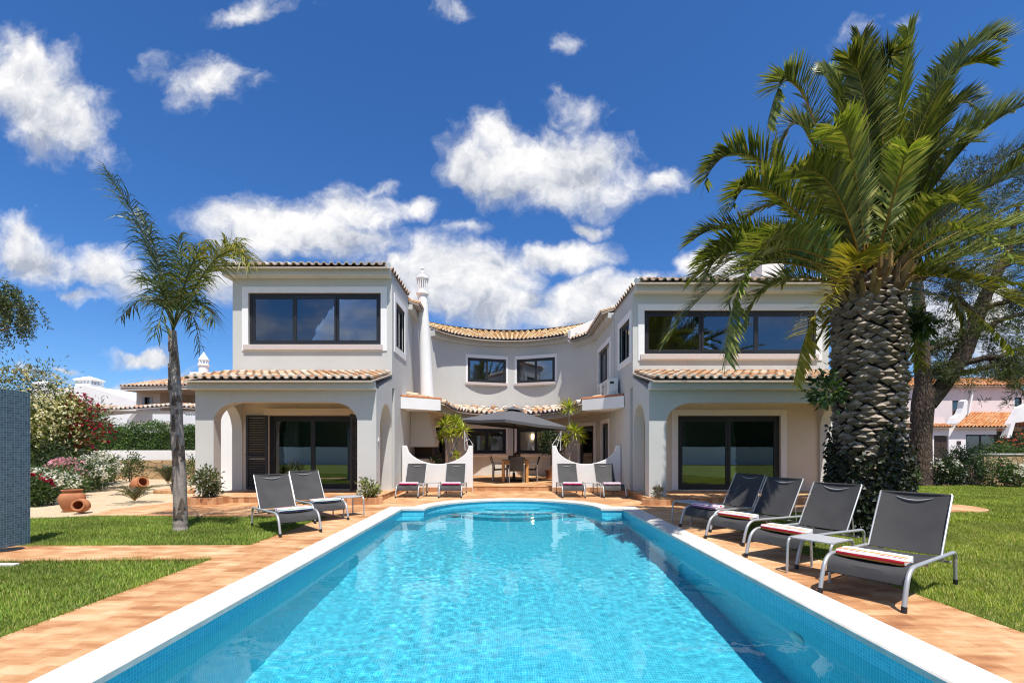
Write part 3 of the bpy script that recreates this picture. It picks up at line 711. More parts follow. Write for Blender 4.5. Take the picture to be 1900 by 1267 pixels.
    def e4(u): return Vector((XO+sgn*0.25, yd-0.46+(box_end+2.4-yd)*u, eave_top))
    def r4(u): return Vector((apx+sgn*hx, yd+2.2+0.4*u, eave_top+hipz))
    V_(tile_roof('roof', e4, r4, 18, 5, None, seed=33+sgn))
    m = MB(); m.hexa([(xa, box_end, H2), (xb, box_end, H2), (xb, box_end+2, H2), (xa, box_end+2, H2)], [(apx-hx, yd+2.2, eave_top+hipz), (apx+hx, yd+2.2, eave_top+hipz), (apx+hx, yd+2.7, eave_top+hipz), (apx-hx, yd+2.7, eave_top+hipz)])
    vb(m, 'roof', 'terracotta')
    m = MB()                               # white mortared hips
    for s in (-1, 1):
        pe = Vector((ux0 if s < 0 else ux1, yd-0.40, eave_top+0.05)); pr = Vector((apx+s*hx, yd+2.2, eave_top+hipz+0.06))
        m.tube([pe.lerp(pr, t_/8) for t_ in range(9)], 0.085, 8)
    m.tube([(apx-hx, yd+2.2, eave_top+hipz+0.06), (apx+hx, yd+2.2, eave_top+hipz+0.06)], 0.10, 8)
    vb(m, 'roof_ridge', 'plaster_white', smooth=True)
    return wlo

# the near-left and near-right wings (left one is the taller)
wing(-3.44, -8.10, -1, 11.72, 13.30, 6.32, (-7.05, -4.52, FL+.02, 2.32), (-7.63, -3.93, 2.56), (12.06, 13.27, 2.60), (-7.64, -3.77, 4.39, 5.90), (13.70, 14.82, 4.44, 5.78), 2.92, 15.40, None, 0.75, 3, 6.50)
wing(3.52, 9.13, 1, 11.50, 13.03, 5.78, (4.81, 7.75, FL+.03, 2.30), (3.955, 8.62, 2.52), (11.84, 12.95, 2.56), (3.85, 8.75, 4.06, 5.31), (13.33, 14.58, 4.06, 5.18), 2.89, 15.27, 0.17, 0.95, 3, 5.96)
# blind box and louvred shutters of the wing with the open shutter
m = MB(); m.box(-7.10, 13.10, 2.33, -4.10, 13.297, 2.52); vb(m, 'shutter_box', 'plaster_cream', bevel=0.01)
def shutter(a0, a1, z0, z1, fr, nm='shutter'):
    m = MB(); w_ = 0.06; zm = z0+(z1-z0)*0.42
    fr.box(m, a0, a0+w_, z0, z1, 0.0, 0.045); fr.box(m, a1-w_, a1, z0, z1, 0.0, 0.045)
    for zz in (z0, zm, z1-w_): fr.box(m, a0+w_, a1-w_, zz, zz+w_*1.1, 0.0, 0.045)
    z = z0+w_*1.2
    while z < z1-w_*1.3:
        if not (zm-0.05 < z < zm+w_):
            m.hexa([fr.p(a0+w_, z, 0.04), fr.p(a1-w_, z, 0.04), fr.p(a1-w_, z+0.03, 0.008), fr.p(a0+w_, z+0.03, 0.008)], [fr.p(a0+w_, z+0.008, 0.042), fr.p(a1-w_, z+0.008, 0.042), fr.p(a1-w_, z+0.038, 0.010), fr.p(a0+w_, z+0.038, 0.010)])
        z += 0.05
    m.tube([fr.p(a0-0.03, z0+1.0, 0.03), fr.p(a0+0.03, z0+1.0, 0.05)], 0.012, 6)
    return vb(m, nm, 'shutter_dark')
shutter(-7.68, -7.06, FL+.03, 2.32, Fr((0, 13.28, 0), (1, 0, 0), (0, -1, 0)))
shutter(0.0, 0.62, FL+.03, 2.32, Fr((-4.44, 13.27, 0), (0.06, -1, 0), (-1, 0, 0)))

# ---- terraces with terracotta skirts and the two brick planters
def slab(name, pts, z0, z1, mtop='terracotta_paving'):
    m = MB(); m.prism([(x, y, z0) for x, y in pts], (0, 0, z1-z0-0.012)); o1 = vb(m, name, 'terracotta_skirt')
    m = MB(); cx_ = sum(p[0] for p in pts)/len(pts); cy_ = sum(p[1] for p in pts)/len(pts)
    m.prism([(x+(x-cx_)*0.004, y+(y-cy_)*0.004, z1-0.012) for x, y in pts], (0, 0, 0.012)); m.build('tread', mtop, o1)
slab('terrace', [(-8.12, 11.42), (-4.6, 11.42), (-3.34, 11.42), (-3.34, 14.6), (-3.9, 17.0), (-8.12, 17.0)], -0.05, FL)
slab('terrace', [(3.42, 11.25), (5.0, 11.20), (9.2, 11.20), (9.2, 17.0), (3.9, 17.0), (3.42, 14.4)], -0.05, FL)
slab('terrace', [(-3.33, 14.62), (3.41, 14.62), (3.6, 16.9), (4.2, 21.2), (-4.2, 21.2), (-3.6, 16.9)], -0.05, FL-0.005)

# ---- courtyard: curved two-storey wall
CYC, CR = 17.13, 3.72
def arc(th, r=CR): return (r*math.sin(R(th)), CYC+r*math.cos(R(th)))
TH = 70.2
path = [(-3.5, 15.40), (-3.5, 16.9)]+[arc(-TH+2*TH*i/40) for i in range(41)]+[(3.5, 16.9), (3.5, 15.27)]
pv = [Vector((*p, 0)) for p in path]; PS = [0.0]
for a, b_ in zip(pv, pv[1:]): PS.append(PS[-1]+(b_-a).length)
def s_th(th): return PS[2]+(th+TH)/(2*TH)*(PS[42]-PS[2])
WU = [(-30.4, -2.7, 4.34, 5.43), (4.9, 32.7, 4.34, 5.43)]
WL = [(-30.4, -2.7, 1.14, 2.26), (4.9, 32.7, 1.14, 2.26)]
DR = [(-60.5, -48.4, FL, 2.26), (53.3, 67.0, FL, 2.30)]
holes = [(s_th(a), s_th(b_), z0, z1) for a, b_, z0, z1 in WU+WL+DR]
sr = PS[43]
holes += [(sr-0.45, sr+0.75, FL, 2.28), (sr-1.0, sr+0.95, 3.85, 5.10)]
m = MB(); wall_path(m, path, 0.30, FL, 5.92, holes, left=True); vb(m, 'curved_wall', 'plaster_grey', smooth=True, angle=20)
upath = [(-3.5, 15.40), (-3.5, 16.9)]+[arc(-TH+(TH+50)*i/34) for i in range(35)]
m = MB(); wall_path(m, upath, 0.30, 5.92, 6.33, [], left=True); vb(m, 'curved_wall', 'plaster_grey', smooth=True, angle=20)
def arc_window(th0, th1, z0, z1, **k):
    p0, p1 = Vector((*arc(th0), 0)), Vector((*arc(th1), 0)); ax = p1-p0; L = ax.length; ax.normalize(); nr = Vector((ax.y, -ax.x, 0))
    if nr.y > 0: nr = -nr
    return V_(window(None, Fr(p0, ax, nr), 0.0, L, z0, z1, k.pop('panes', 2), **k))
for a, b_, z0, z1 in WU: arc_window(a, b_, z0, z1, trim=0.15, sill=0.12, depth=-0.02)
for a, b_, z0, z1 in WL: arc_window(a, b_, z0, z1, trim=0.16, sill=0.08, depth=-0.02, fw=0.085)
for a, b_, z0, z1 in DR: arc_window(a, b_, z0, z1, panes=1, name='glazed_door', trim=0.14, base_trim=False, depth=-0.02, fw=0.08)
V_(window(None, Fr((3.5, 0, 0), (0, -1, 0), (-1, 0, 0)), -(16.9+.45), -(16.9-.75), FL+.02, 2.28, 2, name='glazed_door', trim=0.15, base_trim=False))
V_(window(None, Fr((3.5, 0, 0), (0, -1, 0), (-1, 0, 0)), -(16.9+.98), -(16.9+.0), 3.87, 5.08, 1, trim=0.0, name='window'))
fr = Fr((3.5, 0, 0), (0, -1, 0), (-1, 0, 0))
m = MB(); fr.box(m, -16.9, -(16.9-.93), 3.87, 5.08, -0.16, -0.10); vb(m, 'window_shutter', 'plaster_grey')
m = MB()
for a0, a1, z0, z1 in ((-18.08, -17.9, 3.7, 5.27), (-15.95, -15.77, 3.7, 5.27), (-17.9, -15.95, 5.10, 5.27)): fr.box(m, a0, a1, z0, z1, -0.04, 0.025)
vb(m, 'window_surround', 'trim_white', bevel=0.006)
# rooms behind the curved wall
m = MB(); m.box(-4.6, 22.9, FL, 4.6, 23.1, 6.0); vb(m, 'wall', 'interior')
m = MB(); m.box(-0.1, 21.17, FL, 0.1, 22.9, 6.0); vb(m, 'wall', 'interior')
m = MB(); m.box(-4.6, 20.9, 2.95, 4.6, 22.9, 3.15); m.box(-4.6, 20.9, 5.93, 4.6, 22.9, 6.0); vb(m, 'interior_floor', 'interior')
for sx_ in (-1, 1):
    m = MB(); m.box(sx_*4.6, 17.0, FL, sx_*4.75, 23.1, 6.0); vb(m, 'wall', 'interior')
for c0, c1, z0, z1 in ((-1.05, -.25, 1.0, 2.5), (0.35, 0.8, 4.2, 5.6), (-1.9, -1.4, 4.2, 5.6)):
    m = MB(); wall_path(m, [(c0+(c1-c0)*i/20, 21.35+0.03*math.sin(i*1.9)) for i in range(21)], 0.008, z0, z1); vb(m, 'curtain', 'curtain', smooth=True)
# upper eave: cornice and tiles
def ring(mb, pa, pb, z0, z1):
    for i in range(len(pa)-1):
        mb.hexa([(*pa[i], z0), (*pa[i+1], z0), (*pb[i+1], z0), (*pb[i], z0)], [(*pa[i], z1), (*pa[i+1], z1), (*pb[i+1], z1), (*pb[i], z1)])
ta, tb = -62.0, 46.0
m = MB(); th = [ta+(tb-ta)*i/40 for i in range(41)]
ring(m, [arc(t, CR-0.20) for t in th], [arc(t, CR+.1) for t in th], 6.02, 6.25); vb(m, 'cornice', 'plaster_grey', smooth=True, angle=30)
def ce(u): t = ta+(tb-ta)*u; return Vector((*arc(t, CR-0.46), 6.20))
def cr_(u): t = ta+(tb-ta)*u; return Vector((*arc(t, CR+1.75), 7.10))
V_(tile_roof('curved_roof', ce, cr_, 34, 8, None, seed=77, cols=[(0.66, 0.42, 0.20), (0.72, 0.52, 0.30), (0.60, 0.34, 0.15), (0.74, 0.56, 0.32), (0.64, 0.44, 0.24)]))
m = MB(); m.tube([(*arc(t, CR+1.75), 7.15) for t in th], 0.10, 8); vb(m, 'roof_ridge', 'roof_tile', smooth=True)
a1, a2 = arc(tb+.6, CR-0.30), arc(tb+.6, CR+1.75); a3, a4 = arc(tb+3, CR-0.30), arc(tb+3, CR+1.75)
m = MB(); m.hexa([(*a1, 5.9), (*a3, 5.9), (*a4, 5.9), (*a2, 5.9)], [(*a1, 6.40), (*a3, 6.40), (*a4, 7.32), (*a2, 7.32)]); vb(m, 'gable_end', 'plaster_white')
# inner eaves of the wings
def wing_eave(x_w, y0, y1, z, s, extra=(), nrow=5, seed=5, cz=None):
    pe = [Vector((x_w-s*0.42, y0, z)), Vector((x_w-s*0.42, y1, z))]+[Vector((*arc(t, CR-0.42), z)) for t in extra]
    pr = [Vector((x_w+s*1.9, y0, z+.75)), Vector((x_w+s*1.9, y1, z+.75))]+[Vector((*arc(t, CR+1.5), z+.75)) for t in extra]
    def samp(pl, uu):
        L = [0.0]
        for a, b_ in zip(pe, pe[1:]): L.append(L[-1]+(b_-a).length)
        s_ = uu*L[-1]
        for i in range(len(L)-1):
            if s_ <= L[i+1]+1e-6 or i == len(L)-2:
                t = (s_-L[i])/(L[i+1]-L[i]); return pl[i].lerp(pl[i+1], t)
    Ltot = sum((b_-a).length for a, b_ in zip(pe, pe[1:]))
    V_(tile_roof('wing_roof', lambda u: samp(pe, u), lambda u: samp(pr, u), int(Ltot/0.2), nrow, None, seed=seed))
    ia = [(x_w-s*0.20, y0), (x_w-s*0.20, y1)]+[arc(t, CR-0.2) for t in extra]; ib = [(x_w+s*.05, y0), (x_w+s*.05, y1)]+[arc(t, CR+.05) for t in extra]
    m = MB(); ring(m, ia, ib, z-0.17, z-0.0); vb(m, 'cornice', 'plaster_grey', smooth=True, angle=30)
wing_eave(-3.5, 15.42, 17.1, 6.25, -1, seed=51)
wing_eave(3.5, 15.29, 16.9, 5.92, 1, extra=(70.2, 64, 58, 52, 48), seed=52)

# ---- low ring roof of the courtyard
pe = [(-2.30, 15.12), (-2.28, 16.8), (-2.2, 17.9), (-1.93, 18.75), (-1.4, 19.5), (-.75, 20.0), (0, 20.17), (.75, 20.0), (1.4, 19.5), (1.95, 18.75), (2.25, 17.9), (2.36, 16.8), (2.40, 15.12)]
pw = [(-3.52, 15.12), (-3.52, 16.8), arc(-68), arc(-58), arc(-42), arc(-22), arc(0), arc(22), arc(42), arc(58), arc(68), (3.52, 16.8), (3.52, 15.12)]
m = MB(); ring(m, pe, [(a*1.0+(c-a)*.12, b_+(d-b_)*.12) for (a, b_), (c, d) in zip(pe, pw)], 2.62, 2.86); vb(m, 'canopy_fascia', 'plaster_grey', smooth=True, angle=30)
m = MB(); ring(m, pe, [(x*1.02, y+.05) for x, y in pw], 2.66, 2.70); vb(m, 'canopy_ceiling', 'plaster_cream')
pev = [Vector((x, y-.0, 2.84)) for x, y in pe]; pwv = [Vector((x*.995, y-.02, 3.16)) for x, y in pw]
def samp2(pl, uu):
    L = [0.0]
    for a, b_ in zip(pev, pev[1:]): L.append(L[-1]+(b_-a).length)
    s_ = uu*L[-1]
    for i in range(len(L)-1):
        if s_ <= L[i+1]+1e-6 or i == len(L)-2: return pl[i].lerp(pl[i+1], (s_-L[i])/(L[i+1]-L[i]))
def pe_out(u): p = samp2(pev, u); q_ = samp2(pwv, u); d = (q_-p); d.z = 0; return p-d.normalized()*0.14
V_(tile_roof('courtyard_roof', pe_out, lambda u: samp2(pwv, u), 44, 4, None, seed=91, edge_rows_pale=0.35))
for pl, nm in (([(-3.42, 14.25), (-2.30, 15.10), (-2.30, 15.4), (-3.42, 15.4)], 'canopy_end'), ([(2.40, 15.10), (3.50, 13.95), (3.50, 15.4), (2.40, 15.4)], 'canopy_end')):
    m = MB(); m.prism([(x, y, 2.62) for x, y in pl], (0, 0, 0.36)); vb(m, nm, 'plaster_white')
    m = MB(); m.tube([(pl[0][0], pl[0][1]+.08, 3.0), (pl[1][0], pl[1][1]+.08, 3.0)], 0.06, 8); 
    vb(m, 'capping_tile', 'terracotta', smooth=True)

# ---- fireplace chimney at the courtyard corner
CHX, CHY = -2.98, 16.35
m = MB()
m.add([], [])
def ngon_loft(mb, secs):       # list of (z, x0, x1, y0, y1)
    vs = []
    for z, x0, x1, y0, y1 in secs: vs += [(x0, y0, z), (x1, y0, z), (x1, y1, z), (x0, y1, z)]
    k = len(secs); mb.add(vs, [(i*4+j, i*4+(j+1) % 4, (i+1)*4+(j+1) % 4, (i+1)*4+j) for i in range(k-1) for j in range(4)]+[(3, 2, 1, 0), tuple(range((k-1)*4, k*4))])
ngon_loft(m, [(FL, -3.49, -2.78, 16.0, 16.9), (1.0, -3.49, -2.78, 16.0, 16.9)])
vb(m, 'fireplace', 'plaster_cream')
m = MB(); ngon_loft(m, [(1.42, -3.49, -2.66, 15.98, 16.92), (1.62, -3.49, -2.63, 15.98, 16.92), (1.95, -3.49, -2.72, 16.0, 16.9), (2.66, -3.49, -2.86, 16.05, 16.85)]); vb(m, 'fireplace_hood', 'plaster_cream', smooth=True)
m = MB(); m.box(-3.49, 16.1, 1.0, -2.84, 16.9, 1.05); m.box(-3.49, 16.75, 1.05, -2.84, 16.9, 1.42); vb(m, 'hearth', 'wood_dark')
m = MB(); m.tube([(-2.95+(-.19)*t_/8, CHY, 2.9+3.95*t_/8) for t_ in range(9)], [.245-.075*t_/8 for t_ in range(9)], 24); ch = vb(m, 'chimney', 'plaster_white', smooth=True)
def pot(mb, x, y, z, s):       # pierced cylindrical chimney pot
    mb.lathe([(0.20*s, 0), (0.26*s, 0.05*s), (0.26*s, 0.10*s), (0.21*s, 0.13*s), (0.20*s, 0.22*s)], 24, (x, y, z))
    for k in range(14):
        a = 2*math.pi*k/14; mb.tube([(x+0.19*s*math.cos(a), y+0.19*s*math.sin(a), z+0.2*s), (x+0.205*s*math.cos(a), y+0.205*s*math.sin(a), z+0.62*s)], 0.024*s, 5)
    mb.lathe([(0.10*s, 0.2*s), (0.10*s, 0.62*s)], 12, (x, y, z))
    mb.lathe([(0.215*s, 0.60*s), (0.245*s, 0.66*s), (0.255*s, 0.72*s), (0.20*s, 0.80*s), (0.11*s, 0.86*s), (0.07*s, 0.92*s), (0.085*s, 0.97*s), (0.06*s, 1.03*s), (0.055*s, 1.08*s), (0.075*s, 1.12*s), (0.03*s, 1.19*s)], 24, (x, y, z))
m = MB(); pot(m, -3.14, CHY, 6.84, 0.86); m.build('chimney_pot', 'plaster_white', ch, smooth=True).matrix_parent_inverse = Matrix.Identity(4)
# white pyramid chimney on the lower-roofed wing
m = MB(); m.box(8.15, 14.7, 5.9, 8.85, 15.4, 7.75); m.box(8.05, 14.6, 7.75, 8.95, 15.5, 7.85)
m.add([(8.1, 14.65, 7.85), (8.9, 14.65, 7.85), (8.9, 15.45, 7.85), (8.1, 15.45, 7.85), (8.5, 15.05, 8.62)], [(0, 1, 4), (1, 2, 4), (2, 3, 4), (3, 0, 4)]); vb(m, 'chimney', 'plaster_white')
# garden-side wall stubs seen through the porch end arches
m = MB(); m.box(-9.7, 14.2, -0.05, -8.12, 14.5, 2.9); vb(m, 'garden_wall_stub', 'plaster_white')
m = MB(); m.box(9.15, 14.0, -0.05, 10.6, 14.3, 2.9); vb(m, 'garden_wall_stub', 'plaster_white')
# small fittings: bell, lamps inside
m = MB(); m.box(-3.442, 11.86, 1.55, -3.41, 11.93, 1.64); vb(m, 'switch_box', 'plastic_white', bevel=0.005)
def build_lamp():
    mt, t, b_ = mat('lamp_glow'); b_.inputs['Emission Color'].default_value = (1, 0.72, 0.4, 1); b_.inputs['Emission Strength'].default_value = 6
    m = MB(); m.lathe([(0.05, -0.12), (0.07, 0.12)], 12, (1.15, 22.85, 1.95)); vb(m, 'wall_lamp', 'lamp_glow')
build_lamp()
# ================================================================== POOLSIDE FURNITURE
def bez(p0, p1, p2, n=8):
    p0, p1, p2 = map(Vector, (p0, p1, p2)); return [p0.lerp(p1, t/n).lerp(p1.lerp(p2, t/n), t/n) for t in range(n+1)]
LW = 0.31      # half width
def make_lounger():
    t = thing('sun_lounger', 'x', 'sun lounger')
    for s in (-1, 1):                                          # front leg and side rail: one bent tube
        y = s*LW; pts = [(0.0, y, 0.03), (0.045, y, 0.17)]+bez((0.07, y, 0.23), (0.115, y, 0.335), (0.25, y, 0.345), 8)+[(0.7, y, 0.338), (1.36, y, 0.325)]+bez((1.36, y, 0.325), (1.43, y, 0.325), (1.44, y, 0.27), 4)[1:]
        m = MB(); m.tube(pts, 0.019, 10); rail = m.build('side_rail', 'alu_silver', t, smooth=True)
        m = MB(); m.tube([(-0.003, y, 0.0), (0.006, y, 0.05)], 0.022, 10); m.build('foot_cap', 'plastic_black', rail, smooth=True)
        m = MB(); m.tube([(1.44, y, 0.268), (1.455, y, 0.03)], 0.016, 10); leg = m.build('rear_leg', 'alu_silver', t, smooth=True)
        m = MB(); m.tube([(1.454, y, 0.05), (1.457, y, 0.0)], 0.019, 10); m.build('foot_cap', 'plastic_black', leg, smooth=True)
        m = MB(); m.tube([(1.285, s*0.245, 0.575), (1.33, s*0.25, 0.24)], 0.009, 8); m.build('strut', 'alu_silver', t, smooth=True)
    for x, z in ((1.33, 0.235), (0.62, 0.30)):
        m = MB(); m.tube([(x, -LW, z), (x, LW, z)], 0.012, 8); m.build('crossbar', 'alu_silver', t, smooth=True)
    # sling seat: rolls over the front and sags a little
    prof = [(0.085, 0.205), (0.10, 0.26), (0.135, 0.312), (0.20, 0.340), (0.32, 0.346), (0.5, 0.338), (0.72, 0.330), (0.92, 0.325), (1.09, 0.328)]
    m = MB(); ny = 9; top = []; bot = []
    for x, z in prof:
        for j in range(ny):
            f = -1+2*j/(ny-1); y = f*(LW-0.018); sag = 0.022*(1-f*f)*(1 if x > .12 else .3)
            dx = 0.02*(1-f*f) if x < .12 else 0
            top.append((x+dx, y, z-sag)); bot.append((x+dx+0.004, y, z-sag-0.008))
    k = len(prof); fs = [(i*ny+j, (i+1)*ny+j, (i+1)*ny+j+1, i*ny+j+1) for i in range(k-1) for j in range(ny-1)]
    m.add(top+bot, fs+[tuple(q_+k*ny for q_ in f[::-1]) for f in fs]); 
    m.build('seat', 'sling_fabric', t, smooth=True)
    # backrest: sling on its own frame
    a = R(57.5); o = Vector((1.08, 0, 0.335)); ex = Vector((math.cos(a), 0, math.sin(a))); en = Vector((-math.sin(a), 0, math.cos(a)))
    L, hw0, hw1 = 0.665, 0.285, 0.285
    m = MB(); top = []; bot = []; nn = 7
    for i in range(nn):
        u = i/(nn-1); cv = 0.03*math.sin(math.pi*u)*0.6
        for j in range(ny):
            f = -1+2*j/(ny-1); p = o+ex*(L*u)-en*(cv+0.018*(1-f*f)); p.y = f*(hw0+(hw1-hw0)*u)
            top.append(p); bot.append(p-en*0.008)
    fs = [(i*ny+j, (i+1)*ny+j, (i+1)*ny+j+1, i*ny+j+1) for i in range(nn-1) for j in range(ny-1)]
    m.add(top+bot, fs+[tuple(q_+nn*ny for q_ in f[::-1]) for f in fs]); bk = m.build('backrest', 'sling_fabric', t, smooth=True)
    m = MB(); w_ = 0.292
    for s in (-1, 1):
        m = MB(); m.tube([o+Vector((0, s*w_, 0)), o+ex*(L-0.01)+Vector((0, s*w_, 0)), o+ex*L+Vector((0, s*(w_-.01), 0))], 0.0095, 8); m.build('back_frame', 'alu_silver', bk, smooth=True)
    m = MB(); m.tube([o+ex*(L-.004)-en*.012+Vector((0, -w_+.008, 0)), o+ex*(L-.004)-en*.012+Vector((0, w_-.008, 0))], 0.013, 8); m.build('top_hem', 'sling_fabric', bk, smooth=True)
    m = MB()                                                    # curved grip slot near the top edge
    arcp = [o+ex*(L*0.925-0.035*(1-(-1+2*i/12)**2))+en*(-0.010)+Vector((0, 0.15*(-1+2*i/12), 0)) for i in range(13)]
    m.tube(arcp, [0.002+0.005*(1-(-1+2*i/12)**2) for i in range(13)], 6); m.build('grip_slot', 'table_grey', bk, smooth=True)
    return t
def make_towel(cols):
    """folded striped beach towel lying across the foot of a lounger, long side along y"""
    t = MB(); rr = random.Random(len(cols)); n_y = 11; ring_ = []
    # section (x, z): two-fold bundle with rounded fold at the front
    W, H = 0.225, 0.068; sec = []
    for i in range(9):
        a = math.pi/2+math.pi*i/8; sec.append((-W/2+0.034+0.034*math.cos(a), H/2+H/2*math.sin(a)))
    sec = [(W/2, H*0.97), (W/4, H*1.0), (0.0, H*1.0), (-W/4, H*1.0)]+sec+[(-W/4, 0), (0, 0), (W/4, 0), (W/2, 0.003), (W/2-.006, H*0.25), (W/2-.02, H*0.27), (W/2-.003, H*0.33), (W/2-.001, H*0.5), (W/2-.02, H*0.52), (W/2-.003, H*0.56), (W/2-.002, H*0.8)]
    ns = len(sec); vs = []
    for j in range(n_y):
        y = -0.26+0.52*j/(n_y-1); sh = 1.0 if 0 < j < n_y-1 else 0.93
        for (x, z) in sec: vs.append((x*sh+rr.uniform(-.002, .002), y, 0.003+(z-.03)*sh+.03+rr.uniform(-.0015, .0015)))
    for j in range(n_y-1):
        for i in range(ns):
            t.cc = cols[i % len(cols)]; i2 = (i+1) % ns
            t.add([vs[j*ns+i], vs[j*ns+i2], vs[(j+1)*ns+i2], vs[(j+1)*ns+i]], [(0, 3, 2, 1)])
    for j in (0, n_y-1):                                        # spiral-looking ends in two tones
        c_ = (0.0, vs[j*ns][1]+(0.012 if j else -0.012), H/2)
        for i in range(ns):
            t.cc = (0.78, 0.72, 0.70) if (i//2) % 3 else cols[(i*3) % len(cols)]
            i2 = (i+1) % ns; tri = [vs[j*ns+i], vs[j*ns+i2], c_]
            t.add(tri, [(0, 1, 2)] if j == 0 else [(0, 2, 1)])
    return t
Wt, Rd, Or, Te, Nv, Pk, Pu = (0.80, 0.78, 0.77), (0.62, 0.035, 0.05), (0.72, 0.30, 0.08), (0.02, 0.24, 0.24), (0.04, 0.09, 0.26), (0.60, 0.05, 0.18), (0.32, 0.06, 0.28)
Gn = (0.05, 0.30, 0.12)
pal_warm = [Wt, Wt, Or, Wt, Rd, Wt, Wt, Rd, Rd, Or, Or, Te, Te, Wt, Pu, Wt, Wt, Rd, Wt]
pal_blue = [Wt, Rd, Wt, Nv, Wt, Wt, Gn, Wt, Nv, Nv, Wt, Te, Wt, Rd, Wt, Wt, Nv]
pal_pink = [Wt, Wt, Wt, Pk, Wt, Wt, Pk, Pk, Pk, Rd, Rd, Pk, Wt, Wt, Wt]
pal_purple = [Wt, Pu, Wt, Rd, Wt, Wt, Pk, Wt, Pu, Pu, Wt, Rd, Wt, Pu, Wt, Wt, Wt]
tow = {}
def place_towel(lx, ly, rz, pal, key, label, jitter):
    if key not in tow:
        mb = make_towel(pal); o = mb.build('folded_towel', 'towel', smooth=True, angle=50); tow[key] = o
    else:
        o = tow[key].copy(); col.objects.link(o)
    tag(o, label, 'towel', 'folded striped towels on the sun loungers')
    c, s = math.cos(rz), math.sin(rz); dx = 0.31
    o.location = (lx+c*dx, ly+s*dx, 0.337); o.rotation_euler = (0, 0, rz+jitter)
LNG = [ # front centre x, y, heading deg, label, towel palette, towel label
 (3.095, 4.03, 33.5, 'grey sling lounger nearest the camera, front feet at the white pool coping', 'warm', 'red, orange and teal striped towel on the lounger nearest the camera'),
 (3.105, 5.43, 27.5, 'second lounger from the camera, just past the side table beside the nearest lounger', 'warm', 'red and teal striped towel on the second lounger from the camera'),
 (3.11, 6.62, 27.0, 'third lounger from the camera in the row of four by the palm', 'warm', 'red edged striped towel on the third lounger from the camera'),
 (3.12, 7.68, 27.0, 'farthest lounger of the row of four, lying in deep palm shade', 'purple', 'purple and pink striped towel on the shaded farthest lounger of the row of four'),
 (-3.30, 7.20, 134.5, 'grey lounger standing half on the grass near the slim palm', 'blue', 'white, red and navy striped towel on the lounger standing half on the grass'),
 (-3.31, 8.48, 134.0, 'grey lounger between the lounger on the grass and the side table by the planter', 'blue', 'red and navy striped towel on the lounger next to the planter side table'),
 (-2.84, 12.52, 90.0, 'grey lounger at the outer end of the half wall on the chimney side', 'pink', 'pink edged towel on the outermost lounger on the chimney side'),
 (-1.645, 12.52, 90.0, 'grey lounger beside the patio step on the chimney side', 'pink', 'pink edged towel on the lounger beside the patio step, chimney side'),
 (1.765, 12.52, 91.0, 'grey lounger beside the patio step on the air conditioner side', 'pink', 'pink edged towel on the lounger beside the patio step, air conditioner side'),
 (2.90, 12.52, 91.5, 'grey lounger at the outer end of the half wall on the air conditioner side', 'purple', 'pink and purple towel on the outermost lounger on the air conditioner side'),
]
proto = make_lounger(); pals = dict(warm=pal_warm, blue=pal_blue, pink=pal_pink, purple=pal_purple)
for i, (x, y, a, lab, pl, tl) in enumerate(LNG):
    o = proto if i == 0 else copy_tree(proto)
    o.location = (x, y, 0.0); o.rotation_euler = (0, 0, R(a))
    grp = 'sun loungers in a row under the palm' if i < 4 else ('sun loungers on the lawn side' if i < 6 else 'sun loungers in front of the half walls')
    tag(o, lab, 'sun lounger', grp)
    place_towel(x, y, R(a), pals[pl], pl, tl, rnd.uniform(-.06, .06))

def make_side_table():
    t = thing('side_table', 'x', 'side table'); h, w_, d_ = 0.40, 0.21, 0.21
    m = MB(); 
    m.box(-w_+.01, -d_+.012, h-0.022, w_-.01, d_-.012, h-0.006); m.build('table_top', 'table_grey', t, bevel=0.004)
    m = MB()
    for s in (-1, 1):
        m.tube([(-w_, s*d_, h-0.012), (w_, s*d_, h-0.012)], 0.011, 8)
    m.build('top_frame', 'alu_silver', t, smooth=True)
    for sx in (-1, 1):
        for sy in (-1, 1):
            m = MB(); m.tube([(sx*(w_+.045), sy*d_, 0.0), (sx*(w_+.03), sy*d_, 0.28)]+bez((sx*(w_+.028), sy*d_, 0.30), (sx*(w_+.02), sy*d_, h-.012), (sx*(w_-.06), sy*d_, h-.012), 5), 0.0135, 8)
            m.build('leg', 'alu_silver', t, smooth=True)
    return t
sp = make_side_table()
for i, (x, y, a, lab) in enumerate([
 (3.36, 4.93, 30, 'low grey metal side table between the two loungers nearest the camera'),
 (3.33, 8.36, 27, 'grey metal side table in palm shade past the farthest lounger of the row'),
 (-3.28, 9.25, 134, 'low grey metal side table by the brick planter next to the lawn side loungers'),
 (-2.22, 13.0, 90, 'low grey metal side table between the two loungers on the chimney side'),
 (2.33, 13.0, 90, 'low grey metal side table between the two loungers below the air conditioners')]):
    o = sp if i == 0 else copy_tree(sp); o.location = (x, y, 0.0); o.rotation_euler = (0, 0, R(a))
    tag(o, lab, 'side table', 'low side tables between the loungers')

